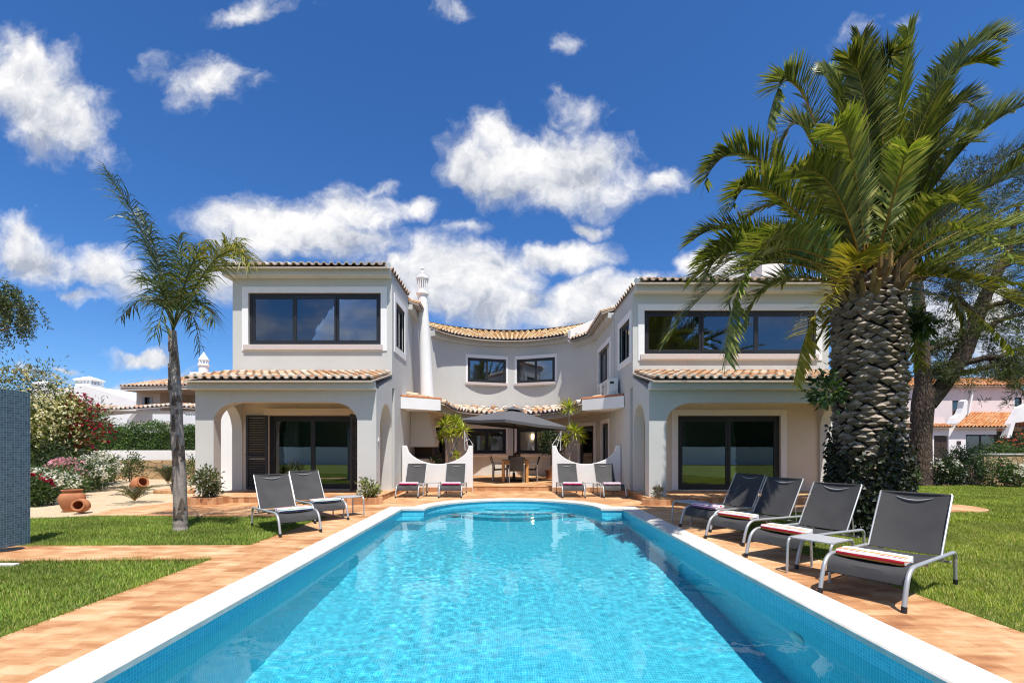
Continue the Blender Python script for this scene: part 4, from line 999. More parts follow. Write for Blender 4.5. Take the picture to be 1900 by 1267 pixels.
# ------------------------------------------------------------------ half walls with scooped tops
def half_wall(x0, x1, y, lab):
    zt, zd = 1.455, 0.865; cxm = (x0+x1)/2; hw = (x1-x0)/2; flat = 0.20
    pts = [(x0, -0.05), (x1, -0.05), (x1, zt), (x1-flat*.6, zt)]
    n_ = 28
    for i in range(1, n_):
        u = 1-2*i/n_; xx = cxm+(hw-flat*.6)*u
        pts.append((xx, zd+(zt-zd)*(1-math.sqrt(max(0, 1-abs(u)**2.0)))**0.92))
    pts += [(x0+flat*.6, zt), (x0, zt)]
    m = MB(); m.prism([(x, y, z) for x, z in pts], (0, 0.16, 0)); o = m.build('half_wall', 'plaster_white', bevel=0.012)
    m = MB(); m.box(x0+.01, y-0.022, -0.05, x1-.01, y-0.001, 0.14); m.build('skirting', 'terracotta_skirt', o)
    return tag(o, lab, 'garden wall', 'scooped half walls at the patio')
half_wall(-3.40, -1.17, 14.36, 'white half wall with a scooped top on the chimney side of the patio')
half_wall(1.34, 3.50, 14.36, 'white half wall with a scooped top below the air conditioners')

# ------------------------------------------------------------------ dining set and parasol on the patio
tb = thing('dining_table', 'square topped teak dining table with thick legs on the patio', 'table', (0.19, 17.05, FL))
m = MB(); m.box(-.50, -.80, 0.735, .50, .80, 0.775); m.build('table_top', 'teak', tb, bevel=0.006)
m = MB(); m.box(-.45, -.74, 0.65, .45, -.71, 0.735); m.box(-.45, .71, 0.65, .45, .74, 0.735); m.build('apron', 'teak', tb)
for sx in (-1, 1):
    for sy in (-1, 1):
        m = MB(); m.box(sx*.48-.0, sy*.78, 0, sx*.38, sy*.68, 0.735); m.build('leg', 'teak', tb, bevel=0.005)
def make_chair():
    t = thing('patio_chair', 'x', 'chair'); hw = 0.26
    for s in (-1, 1):
        m = MB(); m.tube([(-0.02, s*hw, 0), (0.0, s*hw, 0.62), (0.05, s*hw, 0.645), (0.44, s*hw, 0.645), (0.50, s*hw, 0.62), (0.52, s*hw, 0.0)], 0.014, 8); m.build('side_frame', 'alu_silver', t, smooth=True)
        m = MB(); m.box(0.02, s*hw-.03, 0.655, 0.46, s*hw+.03, 0.675); m.build('armrest', 'plastic_white', t, bevel=0.006)
    m = MB(); m.hexa([(0.02, -hw+.02, .41), (.50, -hw+.02, .44), (.50, hw-.02, .44), (.02, hw-.02, .41)], [(0.02, -hw+.02, .425), (.50, -hw+.02, .455), (.50, hw-.02, .455), (.02, hw-.02, .425)]); m.build('seat', 'sling_fabric', t)
    m = MB(); m.hexa([(0.02, -hw+.015, .43), (0.035, -hw+.015, .43), (0.035, hw-.015, .43), (0.02, hw-.015, .43)], [(-.13, -hw+.015, .92), (-.112, -hw+.015, .925), (-.112, hw-.015, .925), (-.13, hw-.015, .92)]); m.build('backrest', 'sling_fabric', t, bevel=0.004)
    return t
pc = make_chair()
for i, (x, y, a, lab) in enumerate([
 (0.24, 15.95, 90, 'dark patio chair with its back to the pool at the teak table'),
 (-0.62, 16.75, 4, 'dark sling patio chair on the chimney side of the table, nearer the pool'),
 (-0.60, 17.45, 0, 'dark sling patio chair on the chimney side of the table, nearer the windows'),
 (0.98, 16.75, 180, 'dark sling patio chair on the air conditioner side of the table, nearer the pool'),
 (1.0, 17.5, 176, 'dark sling patio chair on the air conditioner side of the table, nearer the windows'),
 (0.18, 18.15, 270, 'dark sling patio chair at the far end of the teak table facing the pool')]):
    o = pc if i == 0 else copy_tree(pc); o.location = (x, y, FL); o.rotation_euler = (0, 0, R(a))
    tag(o, lab, 'chair', 'patio chairs round the teak table')
um = thing('parasol', 'open square charcoal parasol over the patio table', 'parasol', (0.15, 17.05, FL))
m = MB(); m.tube([(0, 0, 0.02), (0, 0, 2.62)], 0.024, 10); m.build('pole', 'plastic_black', um, smooth=True)
m = MB(); m.lathe([(0.28, 0.0), (0.28, 0.05), (0.06, 0.08), (0.045, 0.32), (0.0, 0.32)], 20); m.build('base', 'plastic_black', um, smooth=True)
tilt = Matrix.Translation((0, 0, 2.68)) @ Matrix.Rotation(R(4.5), 4, 'Y') @ Matrix.Rotation(R(38), 4, 'Z')
m = MB(); S_, N_ = 1.50, 8; vs = []; half = 1.5
def cz(x, y):
    r_ = max(abs(x), abs(y)); q_ = min(abs(x), abs(y))/max(r_, 1e-6)
    return -0.50*(r_/half)**1.05-0.05*(r_/half)*(1-q_)**1.2*0.6-0.03*(r_/half)
G_ = 17; pts_ = []
for i in range(G_):
    for j in range(G_):
        x = -half+2*half*i/(G_-1); y = -half+2*half*j/(G_-1); pts_.append(tilt @ Vector((x, y, cz(x, y))))
fs = [(i*G_+j, (i+1)*G_+j, (i+1)*G_+j+1, i*G_+j+1) for i in range(G_-1) for j in range(G_-1)]
low = [p-Vector((0, 0, 0.008)) for p in pts_]
m.add(pts_+low, fs+[tuple(q_+G_*G_ for q_ in f[::-1]) for f in fs])
for i in range(G_-1):                                           # short valance
    for e in (lambda k: k*G_, lambda k: k*G_+G_-1, lambda k: k, lambda k: (G_-1)*G_+k):
        a, b_ = pts_[e(i)], pts_[e(i+1)]; dn = Vector((0, 0, -0.10)); m.add([a, b_, b_+dn, a+dn], [(0, 1, 2, 3)])
m.build('canopy', 'canopy_grey', um, smooth=True, angle=25)
m = MB(); s2 = 0.33; q4 = [tilt @ Vector((x, y, cz(x, y)+0.075)) for x, y in ((-s2, -s2), (s2, -s2), (s2, s2), (-s2, s2))]; tp = tilt @ Vector((0, 0, 0.11))
m.add(q4+[tp], [(0, 1, 4), (1, 2, 4), (2, 3, 4), (3, 0, 4)]); m.build('vent', 'canopy_grey', um)
m = MB(); m.lathe([(0.03, 0), (0.035, 0.04), (0.012, 0.07), (0.0, 0.08)], 10, tilt @ Vector((0, 0, 0.10))); m.build('finial', 'plastic_white', um, smooth=True)
for k in range(8):
    a = math.pi*k/4; rr_ = half/max(abs(math.cos(a)), abs(math.sin(a)))*0.98
    e_ = Vector((rr_*math.cos(a), rr_*math.sin(a), 0)); e_.z = cz(e_.x, e_.y)-0.025
    m = MB(); m.tube([tilt @ Vector((0, 0, -0.03)), tilt @ (e_*0.5+Vector((0, 0, -.02))), tilt @ e_], 0.009, 6); m.build('rib', 'plastic_black', um)

# ------------------------------------------------------------------ air conditioners on brackets
def make_ac():
    t = thing('air_conditioner', 'x', 'air conditioner')
    m = MB(); m.box(0, -.40, 0, .30, .40, .58); m.build('casing', 'plastic_white', t, bevel=0.015)
    m = MB(); m.lathe([(0.23, 0.0), (0.23, 0.008), (0.20, 0.010), (0.0, 0.010)], 24, (0, 0.08, 0.29), Matrix.Rotation(R(-90), 4, 'Y')); m.build('fan_grille', 'table_grey', t, smooth=True)
    m = MB(); m.box(0.04, -.412, 0.40, .16, -.401, 0.47); m.build('label_plate', 'plastic_black', t)
    m = MB(); m.tube([(.2, -.41, .22), (.2, -.47, .20), (.28, -.47, .10), (.31, -.44, .0)], 0.014, 6); m.tube([(.12, -.41, .18), (.14, -.46, .15), (.28, -.46, .05)], 0.010, 6); m.build('pipe', 'plastic_white', t, smooth=True)
    m = MB(); m.box(0.02, -.33, -.05, .34, -.29, -.001); m.box(0.02, .29, -.05, .34, .33, -.001); m.build('bracket', 'plastic_black', t)
    return t
ac = make_ac()
for i, (x, y, z, lab) in enumerate([(3.14, 14.85, 3.02, 'white air conditioner on the wing wall, nearer of the two above the low roof'), (3.14, 16.0, 3.04, 'white air conditioner on the wing wall, deeper in the courtyard')]):
    o = ac if i == 0 else copy_tree(ac); o.location = (x, y, z); tag(o, lab, 'air conditioner', 'air conditioners on the wing wall')

# ------------------------------------------------------------------ mosaic shower wall, drain
o = MB().box(-7.2, 5.0, -0.05, -6.92, 6.57, 2.17).build('shower_wall', 'shower_mosaic', bevel=0.004); tag(o, 'freestanding wall clad in small blue mosaic tiles beside the lawn', 'shower wall')
m = MB(); m.lathe([(0.0, 0.004), (0.15, 0.004), (0.16, 0.0)], 24, (-6.75, 6.12, 0.003)); o = m.build('drain_cover', 'plastic_black'); tag(o, 'round dark drain cover in the paving at the foot of the mosaic wall', 'drain cover')

# ------------------------------------------------------------------ terracotta jars
def jar_profile(s, thick=0.03):
    pr = [(0.17, 0.0), (0.20, 0.02), (0.27, 0.18), (0.325, 0.36), (0.325, 0.46), (0.28, 0.56), (0.215, 0.60), (0.225, 0.63), (0.262, 0.655), (0.262, 0.685), (0.20, 0.685), (0.185, 0.62), (0.24, 0.54), (0.27, 0.40), (0.2, 0.1), (0.0, 0.08)]
    return [(r*s, z*s) for r, z in pr]
def jar(loc, s, mt, lab):
    m = MB(); m.lathe(jar_profile(s), 32, loc, mt)
    pr = [(r*s, z*s) for r, z in ((0.02, .085), (0.16, 0.085), (0.2, .13), (0.19, .135))]
    o = m.build('terracotta_jar', 'terracotta', smooth=True, angle=60); tag(o, lab, 'jar', 'terracotta jars on the gravel')
    return o
jar((-9.62, 10.0, -0.02), 0.70, None, 'large upright terracotta jar with a wide mouth on the gravel')
jar((-9.17, 9.85, 0.11), 0.46, Matrix.Rotation(R(18), 4, 'Z') @ Matrix.Rotation(R(78), 4, 'X'), 'small terracotta jar lying on its side against the large upright jar')
jar((-11.75, 14.2, 0.17), 0.66, Matrix.Rotation(R(75), 4, 'Z') @ Matrix.Rotation(R(68), 4, 'X'), 'terracotta jar tipped over on the gravel behind the cycad')
# ================================================================== PLANTS
def unit(a): return a/np.maximum(np.linalg.norm(a, axis=-1, keepdims=True), 1e-9)
def leaf_tris(pos, dirs, nrm, L, W, cols):
    """rhombic leaves bent a little along the middle: 4 points, 2 triangles each"""
    n = len(pos); side = unit(np.cross(dirs, nrm)); L = np.broadcast_to(np.asarray(L, float), (n,))[:, None]; W = np.broadcast_to(np.asarray(W, float), (n,))[:, None]
    mid = pos+dirs*L*0.45
    V = np.stack([pos, mid+side*W*0.5+nrm*L*0.06, pos+dirs*L, mid-side*W*0.5+nrm*L*0.06], 1).reshape(-1, 3)
    i = np.arange(n)[:, None]*4; Fc = np.concatenate([i+np.array([[0, 1, 2]]), i+np.array([[0, 2, 3]])], 0)
    return V, Fc, np.repeat(cols, 4, 0)
def pick(cols, n, r, var=0.25):
    c = np.asarray(cols, float)[r.integers(0, len(cols), n)]; return c*r.uniform(1-var, 1+var, (n, 1))
def join(parts):
    V, Fc, C, o = [], [], [], 0
    for v_, f_, c_ in parts: V.append(v_); Fc.append(f_+o); C.append(c_); o += len(v_)
    return np.concatenate(V), np.concatenate(Fc), np.concatenate(C)
def cloud(r, c, rad, n, L, W, cols, clumps=40, spread=0.22, droop=0.0, fill=0.55, zmin=None, var=0.3):
    """leaves gathered in clumps through an uneven ellipsoid"""
    d = unit(r.normal(size=(clumps, 3))); k = r.uniform(fill, 1.0, (clumps, 1))*r.uniform(0.8, 1.12, (clumps, 1))
    cc = d*k*np.asarray(rad)+np.asarray(c); cv = r.uniform(1-var, 1+var, clumps)
    w_ = r.integers(0, clumps, n); off = r.normal(size=(n, 3))*spread*np.asarray(rad).mean()
    p = cc[w_]+off
    if zmin is not None:
        keep = p[:, 2] > zmin; p = p[keep]; w_ = w_[keep]; off = off[keep]; n = len(p)
    out = unit(off+0.8*unit(p-np.asarray(c))*spread+np.array([0, 0, 0.05])); dr = unit(out+r.normal(size=(n, 3))*0.6+np.array([0, 0, -droop]))
    nr = unit(np.cross(dr, r.normal(size=(n, 3)))+np.array([0, 0, 0.4])); nr = unit(nr-dr*(nr*dr).sum(1, keepdims=True))
    return leaf_tris(p, dr, nr, L*r.uniform(.6, 1.25, n), W*r.uniform(.7, 1.2, n), pick(cols, n, r)*cv[w_][:, None])
GREENS = [(0.05, 0.10, 0.02), (0.07, 0.13, 0.03), (0.10, 0.17, 0.04), (0.035, 0.07, 0.018)]
DARKG = [(0.025, 0.05, 0.016), (0.035, 0.065, 0.02), (0.05, 0.085, 0.028)]
LIMEG = [(0.16, 0.20, 0.045), (0.22, 0.26, 0.07), (0.10, 0.15, 0.03), (0.30, 0.32, 0.13)]
def bush(name, label, cat, loc, rad, n, L, W, cols=GREENS, seed=1, flowers=None, fl_n=0, fl_s=0.05, stems=5, group=None, clumps=30, spread=0.22, droop=0.0, fl_zone=None):
    """loc = base point; a shrub of stems, foliage and (optionally) blossoms"""
    r = np.random.default_rng(seed); t = thing(name, label, cat, tuple(loc), 0, group); c = np.array([0, 0, rad[2]*1.05])
    V, Fc, C = cloud(r, c, rad, n, L, W, cols, clumps, spread, droop, zmin=0.02)
    np_mesh('foliage', V, Fc, C, 'leaf', t)
    if stems:
        m = MB()
        for k in range(stems):
            a = r.uniform(0, 6.28); q_ = r.uniform(.3, .8)
            m.tube([(0.04*math.cos(a), 0.04*math.sin(a), -0.03), (rad[0]*.3*q_*math.cos(a), rad[1]*.3*q_*math.sin(a), rad[2]*.7), (rad[0]*.75*q_*math.cos(a), rad[1]*.75*q_*math.sin(a), rad[2]*1.5)], [0.022*rad[2]+.006, 0.015*rad[2]+.004, 0.004], 6)
        m.build('stem', 'stem_brown', t, smooth=True)
    if flowers:
        d = unit(r.normal(size=(fl_n, 3))); d[:, 2] = np.abs(d[:, 2])*0.9; d[:, 1] = np.where(r.random(fl_n) < .6, -np.abs(d[:, 1]), d[:, 1]); d = unit(d)
        cl = d[r.integers(0, max(3, fl_n//6), fl_n)]
        p = c+unit(cl+r.normal(size=(fl_n, 3))*0.16)*np.asarray(rad)*r.uniform(.92, 1.14, (fl_n, 1))
        k = 4; P5 = np.repeat(p, k, 0); dr = unit(r.normal(size=(fl_n*k, 3))+unit(P5-c)*0.7); nr = unit(np.cross(dr, r.normal(size=(fl_n*k, 3))))
        V, Fc, C = leaf_tris(P5, dr, nr, fl_s, fl_s*.8, pick(flowers, fl_n*k, r, .12)); np_mesh('blossoms', V, Fc, C, 'petal', t)
    return t

# ------------------------------------------------------------------ feather palms
def frond_arrays(r, base, via, tip, n=80, leaf=0.45, width=0.024, a0=62, a1=22, lift=28, droop=0.25, cols=GREENS, rach=((0.50, 0.26, 0.05), (0.34, 0.32, 0.09)), rw=0.03, t0=0.10, twist=0.0, jit=0.10, prof=0.55, out=None):
    base, via, tip = (np.asarray(x, float) for x in (base, via, tip)); c = 2*via-0.5*(base+tip)
    t = np.linspace(0, 1, 25)[:, None]; cv = (1-t)**2*base+2*t*(1-t)*c+t**2*tip
    def P(t): t = t[:, None]; return (1-t)**2*base+2*t*(1-t)*c+t**2*tip
    def T(t): t = t[:, None]; return unit(2*(1-t)*(c-base)+2*t*(tip-c))
    h = tip-base; h = h if out is None else np.asarray(out, float); h = np.array([h[0], h[1], 0]); h = h/max(1e-6, np.linalg.norm(h)); side0 = np.array([-h[1], h[0], 0])
    parts = []
    tt = np.linspace(t0, 0.995, n); 
    for s in (-1, 1):
        tk = np.clip(tt+r.uniform(-.4, .4, n)/n, 0, 1); p = P(tk); tg = T(tk)
        sd_ = unit(side0-tg*(tg@side0)[:, None]); nr = np.cross(tg, sd_); nr = np.where((nr[:, 2:3] < 0) & (abs(tg[:, 2:3]) < .97), nr, nr)
        nr = np.cross(sd_, tg)*-1.0
        up = np.where((np.cross(tg, sd_)[:, 2] >= -1e9)[:, None], np.cross(tg, sd_), 0)
        # the upper face of a frond looks up at the base and, past the arch, outward
        nrm_ = np.cross(tg, sd_); nrm_ = nrm_*np.sign((nrm_*(np.array([0, 0, 1.0])*0.8-h*0.45)).sum(1, keepdims=True)+1e-9)
        if twist:
            ca, sa = math.cos(twist), math.sin(twist); sd2 = sd_*ca+nrm_*sa; nrm_ = nrm_*ca-sd_*sa; sd_ = sd2
        a = np.radians(a0+(a1-a0)*tk**1.3+r.normal(size=n)*5)[:, None]; li = np.radians(lift+r.normal(size=n)*9)[:, None]
        dr = unit(tg*np.cos(a)+(sd_*s*np.cos(li)+nrm_*np.sin(li))*np.sin(a)+r.normal(size=(n, 3))*jit)
        L = leaf*np.clip(np.sin(np.pi*(0.15+0.71*tk)), 0.05, 1)**prof*r.uniform(.88, 1.1, n)
        L = np.where(tk < t0+0.1, L*0.6, L)[:, None]
        d2 = unit(dr+np.array([0, 0, -droop])); m_ = p+dr*L*0.5; e_ = m_+d2*L*0.5; wv = unit(np.cross(dr, nrm_))*width*.5
        # leaflets are folded along the midrib, so each blade turns one way or the other
        wv = unit(wv+nrm_*0.45*width*.5*s)*width*.5
        V = np.stack([p-wv*.6, p+wv*.6, m_-wv, m_+wv, e_], 1).reshape(-1, 3); i = np.arange(n)[:, None]*5
        Fc = np.concatenate([i+np.array([[0, 1, 3]]), i+np.array([[0, 3, 2]]), i+np.array([[2, 3, 4]])], 0)
        cc = pick(cols, n, r, .22); parts.append((V, Fc, np.repeat(cc, 5, 0)))
    # rachis: triangular section tube
    k = 25; tg = T(t[:, 0]); sd_ = unit(side0-tg*(tg@side0)[:, None]); nr = np.cross(tg, sd_); w_ = (rw*(1-0.85*t))
    ringv = np.stack([cv+sd_*w_*.5, cv+nr*w_*.45, cv-sd_*w_*.5, cv-nr*w_*.3], 1).reshape(-1, 3); f = []
    for i in range(k-1):
        for j in range(4):
            a, b_, c_, d_ = i*4+j, i*4+(j+1) % 4, (i+1)*4+(j+1) % 4, (i+1)*4+j; f += [(a, b_, c_), (a, c_, d_)]
    rc = np.asarray(rach[0])*(1-t)+np.asarray(rach[1])*t; parts.append((ringv, np.array(f), np.repeat(rc, 4, 0)))
    return join(parts)
PG = [(0.13, 0.175, 0.026), (0.17, 0.215, 0.034), (0.23, 0.26, 0.045), (0.085, 0.125, 0.022), (0.32, 0.32, 0.075)]
PY = [(0.28, 0.25, 0.02), (0.34, 0.29, 0.03), (0.20, 0.20, 0.02), (0.38, 0.32, 0.05)]
PX, PY_, PZ = 5.95, 7.55, 3.98
palm = thing('date_palm', 'huge date palm with a thick scaly trunk and arching green fronds', 'palm tree', (PX, PY_, 0))
def to_local(p): return np.asarray(p, float)-np.array([PX, PY_, 0])
FR = [ # via px, tip px, dY of tip, colours, leaf length, from (dx, dy)
 ((1490,178),(1424,236),-.4,PG), ((1416,303),(1307,340),-.5,PG), ((1440,362),(1358,388),-1.0,PG), ((1400,434),(1285,447),0.3,PG),
 ((1400,462),(1313,510),-.7,PG), ((1425,470),(1345,665),-1.3,PG), ((1520,575),(1474,708),-.5,PY), ((1572,225),(1532,139),.9,PG),
 ((1608,250),(1597,72),.4,PG), ((1655,280),(1687,55),.5,PG), ((1745,170),(1862,75),.3,PG), ((1715,215),(1826,112),-.7,PG), ((1735,235),(1822,212),1.2,PG),
 ((1785,280),(1950,185),.2,PG), ((1800,345),(1960,245),-.6,PG), ((1800,420),(1985,350),-.9,PG), ((1805,470),(2000,440),-.3,PG), ((1790,510),(1990,560),-.8,PG),
 ((1580,290),(1543,250),-1.9,PG), ((1668,330),(1682,285),-1.8,PG), ((1588,480),(1534,566),-1.7,PY), ((1740,525),(1795,600),-.9,PY),
 ((1460,440),(1372,540),-1.6,PG), ((1560,555),(1512,640),.8,PY), ((1500,250),(1440,300),1.4,PG), ((1640,350),(1640,220),1.0,PG), ((1700,330),(1740,190),1.4,PG),
 ((1450,520),(1380,600),1.0,PG), ((1760,430),(1880,480),-1.9,PG), ((1720,400),(1800,390),-2.1,PG), ((1610,240),(1575,110),-.6,PG), ((1640,200),(1652,105),-.2,PG), ((1545,350),(1470,330),-1.8,PG),
 ((1452,478),(1352,562),-.2,PG), ((1420,452),(1302,482),-.2,PG), ((1790,375),(1985,300),.3,PG), ((1800,440),(2000,400),.5,PG), ((1785,485),(1965,512),-1.2,PG), ((1755,515),(1905,575),-1.5,PG+PY), ((1745,290),(1885,205),.5,PG), ((1770,400),(1900,300),-1.4,PG), ((1700,270),(1770,130),.8,PG), ((1770,560),(1880,650),.9,PG), ((1680,570),(1660,640),1.6,PG)]
r = np.random.default_rng(21)
for via, tip, dy, cs in FR:
    b0 = np.array([PX, PY_, PZ]); a_ = r.uniform(0, 6.28)
    v3 = np.array(at(via[0], via[1], PY_+dy*0.45)); t3 = np.array(at(tip[0], tip[1], PY_+dy)); d = t3-b0; d[2] = 0
    b0 = b0+d/max(.4, np.linalg.norm(d))*0.22+np.array([0, 0, r.uniform(-.12, .2)])
    Ln = np.linalg.norm(t3-b0); fv = r.uniform(.72, 1.38)
    V, Fc, C = frond_arrays(r, to_local(b0), to_local(v3), to_local(t3), n=int(30+36*Ln), leaf=0.46*min(1.1, .55+Ln/5.5), width=0.034, jit=0.045, a1=32, cols=[tuple(x*fv for x in c_) for c_ in cs], droop=0.14, lift=36, out=(d if np.linalg.norm(d) > .3 else (r.normal(), -1, 0)), twist=r.uniform(-.35, .35), rw=0.042)
    np_mesh('frond', V, Fc, C, 'palm_leaf', palm)
for k in range(18):            # the rest of the crown, behind and between
    az = 2.399*k+r.uniform(-.2, .2); el = [78, 64, 50, 36, 22, 6][k % 6]+r.uniform(-7, 7); Ln = r.uniform(2.6, 3.5)
    h = np.array([math.cos(az), math.sin(az)*1.0, 0]); 
    if h[1] < -0.2: h[1] = -h[1]
    h = h/np.linalg.norm(h)
    b0 = np.array([0, 0, PZ])+h*0.2; e_ = R(el); v3 = b0+h*Ln*.5*math.cos(e_)+np.array([0, 0, Ln*.5*math.sin(e_)+.10*Ln]); t3 = b0+h*Ln*.92*math.cos(e_*.75)+np.array([0, 0, Ln*.88*math.sin(e_)-.30*Ln*math.cos(e_)])
    V, Fc, C = frond_arrays(r, b0, v3, t3, n=135, leaf=0.44, width=0.034, jit=0.045, a1=32, cols=PG if el > -5 else PG+PY, droop=0.16, lift=36, twist=r.uniform(-.3, .3), rw=0.05)
    np_mesh('frond', V, Fc, C, 'palm_leaf', palm)
def palm_trunk():
    m = MB(); rr = random.Random(4); m.cc = (0.018, 0.014, 0.011)  # near-black core: shade between the leaf stubs is painted in
    prof = [(0.52, -0.05), (0.50, 0.25), (0.465, 0.9), (0.46, 1.6), (0.475, 2.4), (0.48, 3.2), (0.46, 3.75), (0.36, 4.1), (0.2, 4.35)]
    m.lathe(prof, 32); zz = [p[1] for p in prof]; rs = [p[0] for p in prof]; z = 0.05; row = 0
    while z < 4.12:
        R0 = float(np.interp(z, zz, rs)); n = 15
        for k in range(n):
            a = 2*math.pi*(k+0.5*(row % 2))/n+row*0.035+rr.uniform(-.07, .07); zc = z+rr.uniform(-.03, .03)
            w_ = 2*math.pi*R0/n*0.54*rr.uniform(.70, 1.2); hh = 0.088*rr.uniform(.6, 1.3); pr = 0.066*rr.uniform(.4, 1.4)+(0.05 if z > 3.8 else 0)
            er = Vector((math.cos(a), math.sin(a), 0)); et = Vector((-math.sin(a), math.cos(a), 0)); o = er*R0+Vector((0, 0, zc))
            g_ = rr.uniform(.55, 1.3); L_, Rr = o-et*w_-er*.01+Vector((0, 0, .01)), o+et*w_-er*.01+Vector((0, 0, .01))
            bot = o-Vector((0, 0, hh*.8))-er*.01; jx = rr.uniform(-.25, .25)*w_; lip = o+et*jx+er*pr+Vector((0, 0, hh*.02)); ll = o-et*w_*.55+er*pr*.66+Vector((0, 0, hh*rr.uniform(-.05, .12))); lr = o+et*w_*.55+er*pr*.66+Vector((0, 0, hh*rr.uniform(-.05, .12))); top = o+Vector((0, 0, hh*.95))-er*.012
            bl = o-et*w_*.45-Vector((0, 0, hh*.5))+er*pr*.25; br_ = o+et*w_*.45-Vector((0, 0, hh*.5))+er*pr*.25
            m.cc = (0.25*g_, 0.19*g_, 0.135*g_); m.add([L_, bl, bot, br_, Rr, lr, lip, ll], [(0, 1, 7), (1, 2, 6), (1, 6, 7), (2, 3, 6), (3, 5, 6), (3, 4, 5)])  # undersides coloured darker, as shade below each lip
            m.cc = (0.44*g_, 0.37*g_, 0.29*g_); m.add([L_, ll, lip, lr, Rr, top], [(0, 1, 5), (1, 2, 5), (2, 3, 5), (3, 4, 5)])  # pale cut wood, with overhead sun painted into its colour
        z += 0.070; row += 1
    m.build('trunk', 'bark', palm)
palm_trunk()
m = MB(); rr = random.Random(9)                                  # cut leaf bases and fibre under the crown
for k in range(46):
    a = rr.uniform(0, 6.28); z = rr.uniform(3.75, 4.2); m.cc = rr.choice([(0.30, 0.19, 0.07), (0.20, 0.13, 0.07), (0.36, 0.24, 0.09)])
    e = Vector((math.cos(a), math.sin(a), 0)); m.tube([e*.32+Vector((0, 0, z-.15)), e*(.47)+Vector((0, 0, z+.05)), e*rr.uniform(.50, .66)+Vector((0, 0, z+rr.uniform(.15, .36)))], [0.06, 0.045, 0.03], 5)
m.build('leaf_base', 'bark', palm)
# ivy round the foot of the palm
r = np.random.default_rng(33); iv = thing('ivy', 'dark ivy climbing the foot of the thick palm trunk', 'ivy', (PX, PY_, 0)); n = 13000
z = 1.75*r.random(n)**1.05; a = r.uniform(0, 6.28, n); lim = 1.50+0.22*np.sin(3*a)+0.15*np.sin(7*a+1); k = z < lim*r.uniform(.75, 1.05, n); z, a = z[k], a[k]; n = len(z)
rad_ = np.interp(z, [0, .3, .9, 1.7], [0.62, 0.55, 0.505, 0.49])+r.uniform(-.08, .09, n)
er = np.stack([np.cos(a), np.sin(a), np.zeros(n)], 1); p = er*rad_[:, None]; p[:, 2] = z
dr = unit(np.stack([-np.sin(a), np.cos(a), np.zeros(n)], 1)*r.normal(size=(n, 1))+np.array([0, 0, -.5])+er*.35+r.normal(size=(n, 3))*.4); nr = unit(er+r.normal(size=(n, 3))*.5); nr = unit(nr-dr*(nr*dr).sum(1, keepdims=True))
V, Fc, C = leaf_tris(p, dr, nr, 0.075*r.uniform(.6, 1.2, n), 0.065, pick([(0.018, 0.030, 0.012), (0.028, 0.042, 0.016), (0.045, 0.06, 0.02), (0.03, 0.03, 0.018)], n, r, .35)); np_mesh('foliage', V, Fc, C, 'leaf', iv)
# leafy epiphyte sprigs on the upper trunk
for px, py, sd_ in ((1535, 725, 3), (1702, 600, 5)):
    p = at(px, py, PY_-.1); r = np.random.default_rng(sd_); t = thing('epiphyte', 'leafy green sprig growing out of the palm trunk '+('above the porch roof' if sd_ == 3 else 'under the crown beside the pine'), 'plant', tuple(p))
    np_mesh('foliage', *cloud(r, (0, 0, 0), (0.20, 0.15, 0.24), 260 if sd_ == 3 else 420, 0.13, 0.06, GREENS, 10, .35, .5), 'leaf', t)
    m = MB(); m.tube([(PX-p.x, PY_-p.y+.1 if sd_ == 3 else .1, -.1), (0, 0, 0)], 0.012, 6); m.build('stem', 'stem_brown', t)

# slim queen palm on the lawn
QX, QY = (335-CX)*7.76/F, 7.76
qp = thing('queen_palm', 'slim young palm with a bare leaning trunk and drooping feathery fronds', 'palm tree', (QX, QY, 0))
def ql(px, py, dy=0.0): return np.array(at(px, py, QY+dy))-np.array([QX, QY, 0])
m = MB(); rr = random.Random(2); pts, rad2 = [], []
key = [(335, 982, .112), (335, 960, .105), (333, 880, .096), (329, 800, .092), (326, 730, .086), (324, 680, .074), (322, 640, .058), (321, 610, .046)]
for i in range(len(key)-1):
    for j in range(9):
        f = j/9; a, b_ = key[i], key[i+1]; pts.append(tuple(ql(a[0]+(b_[0]-a[0])*f, a[1]+(b_[1]-a[1])*f))); rad2.append((a[2]+(b_[2]-a[2])*f)*(1+0.05*(j == 0)+rr.uniform(-.025, .03)))
pts[0] = (pts[0][0], pts[0][1], -.05)
m.cc = (0.40, 0.345, 0.30); m.tube(pts, rad2, 18)
for k in range(34):            # torn sheaths and ring scars
    f = rr.uniform(.1, .95); p = Vector(pts[int(f*len(pts))]); rd = rad2[int(f*len(pts))]; a = rr.uniform(3.3, 6.1); e = Vector((math.cos(a), math.sin(a), 0)); et = Vector((-e.y, e.x, 0))
    g_ = rr.uniform(.4, 1.1); m.cc = (0.30*g_, 0.23*g_, 0.185*g_); h_ = rr.uniform(.06, .28); w_ = rr.uniform(.02, .06)
    m.hexa([p+e*(rd-.01)-et*w_, p+e*(rd+.006)-et*w_, p+e*(rd+.006)+et*w_, p+e*(rd-.01)+et*w_], [p+e*(rd-.01)-et*w_*.3+Vector((0, 0, h_)), p+e*(rd+rr.uniform(.01, .035))-et*w_*.2+Vector((0, 0, h_)), p+e*(rd+.02)+et*w_*.2+Vector((0, 0, h_)), p+e*(rd-.01)+et*w_*.3+Vector((0, 0, h_))])
m.build('trunk', 'bark', qp, smooth=True, angle=50)
r = np.random.default_rng(8); QG = [(0.05, 0.085, 0.03), (0.07, 0.11, 0.04), (0.10, 0.13, 0.045)]; QYl = [(0.20, 0.22, 0.03), (0.28, 0.27, 0.045), (0.13, 0.16, 0.03), (0.34, 0.31, 0.07)]
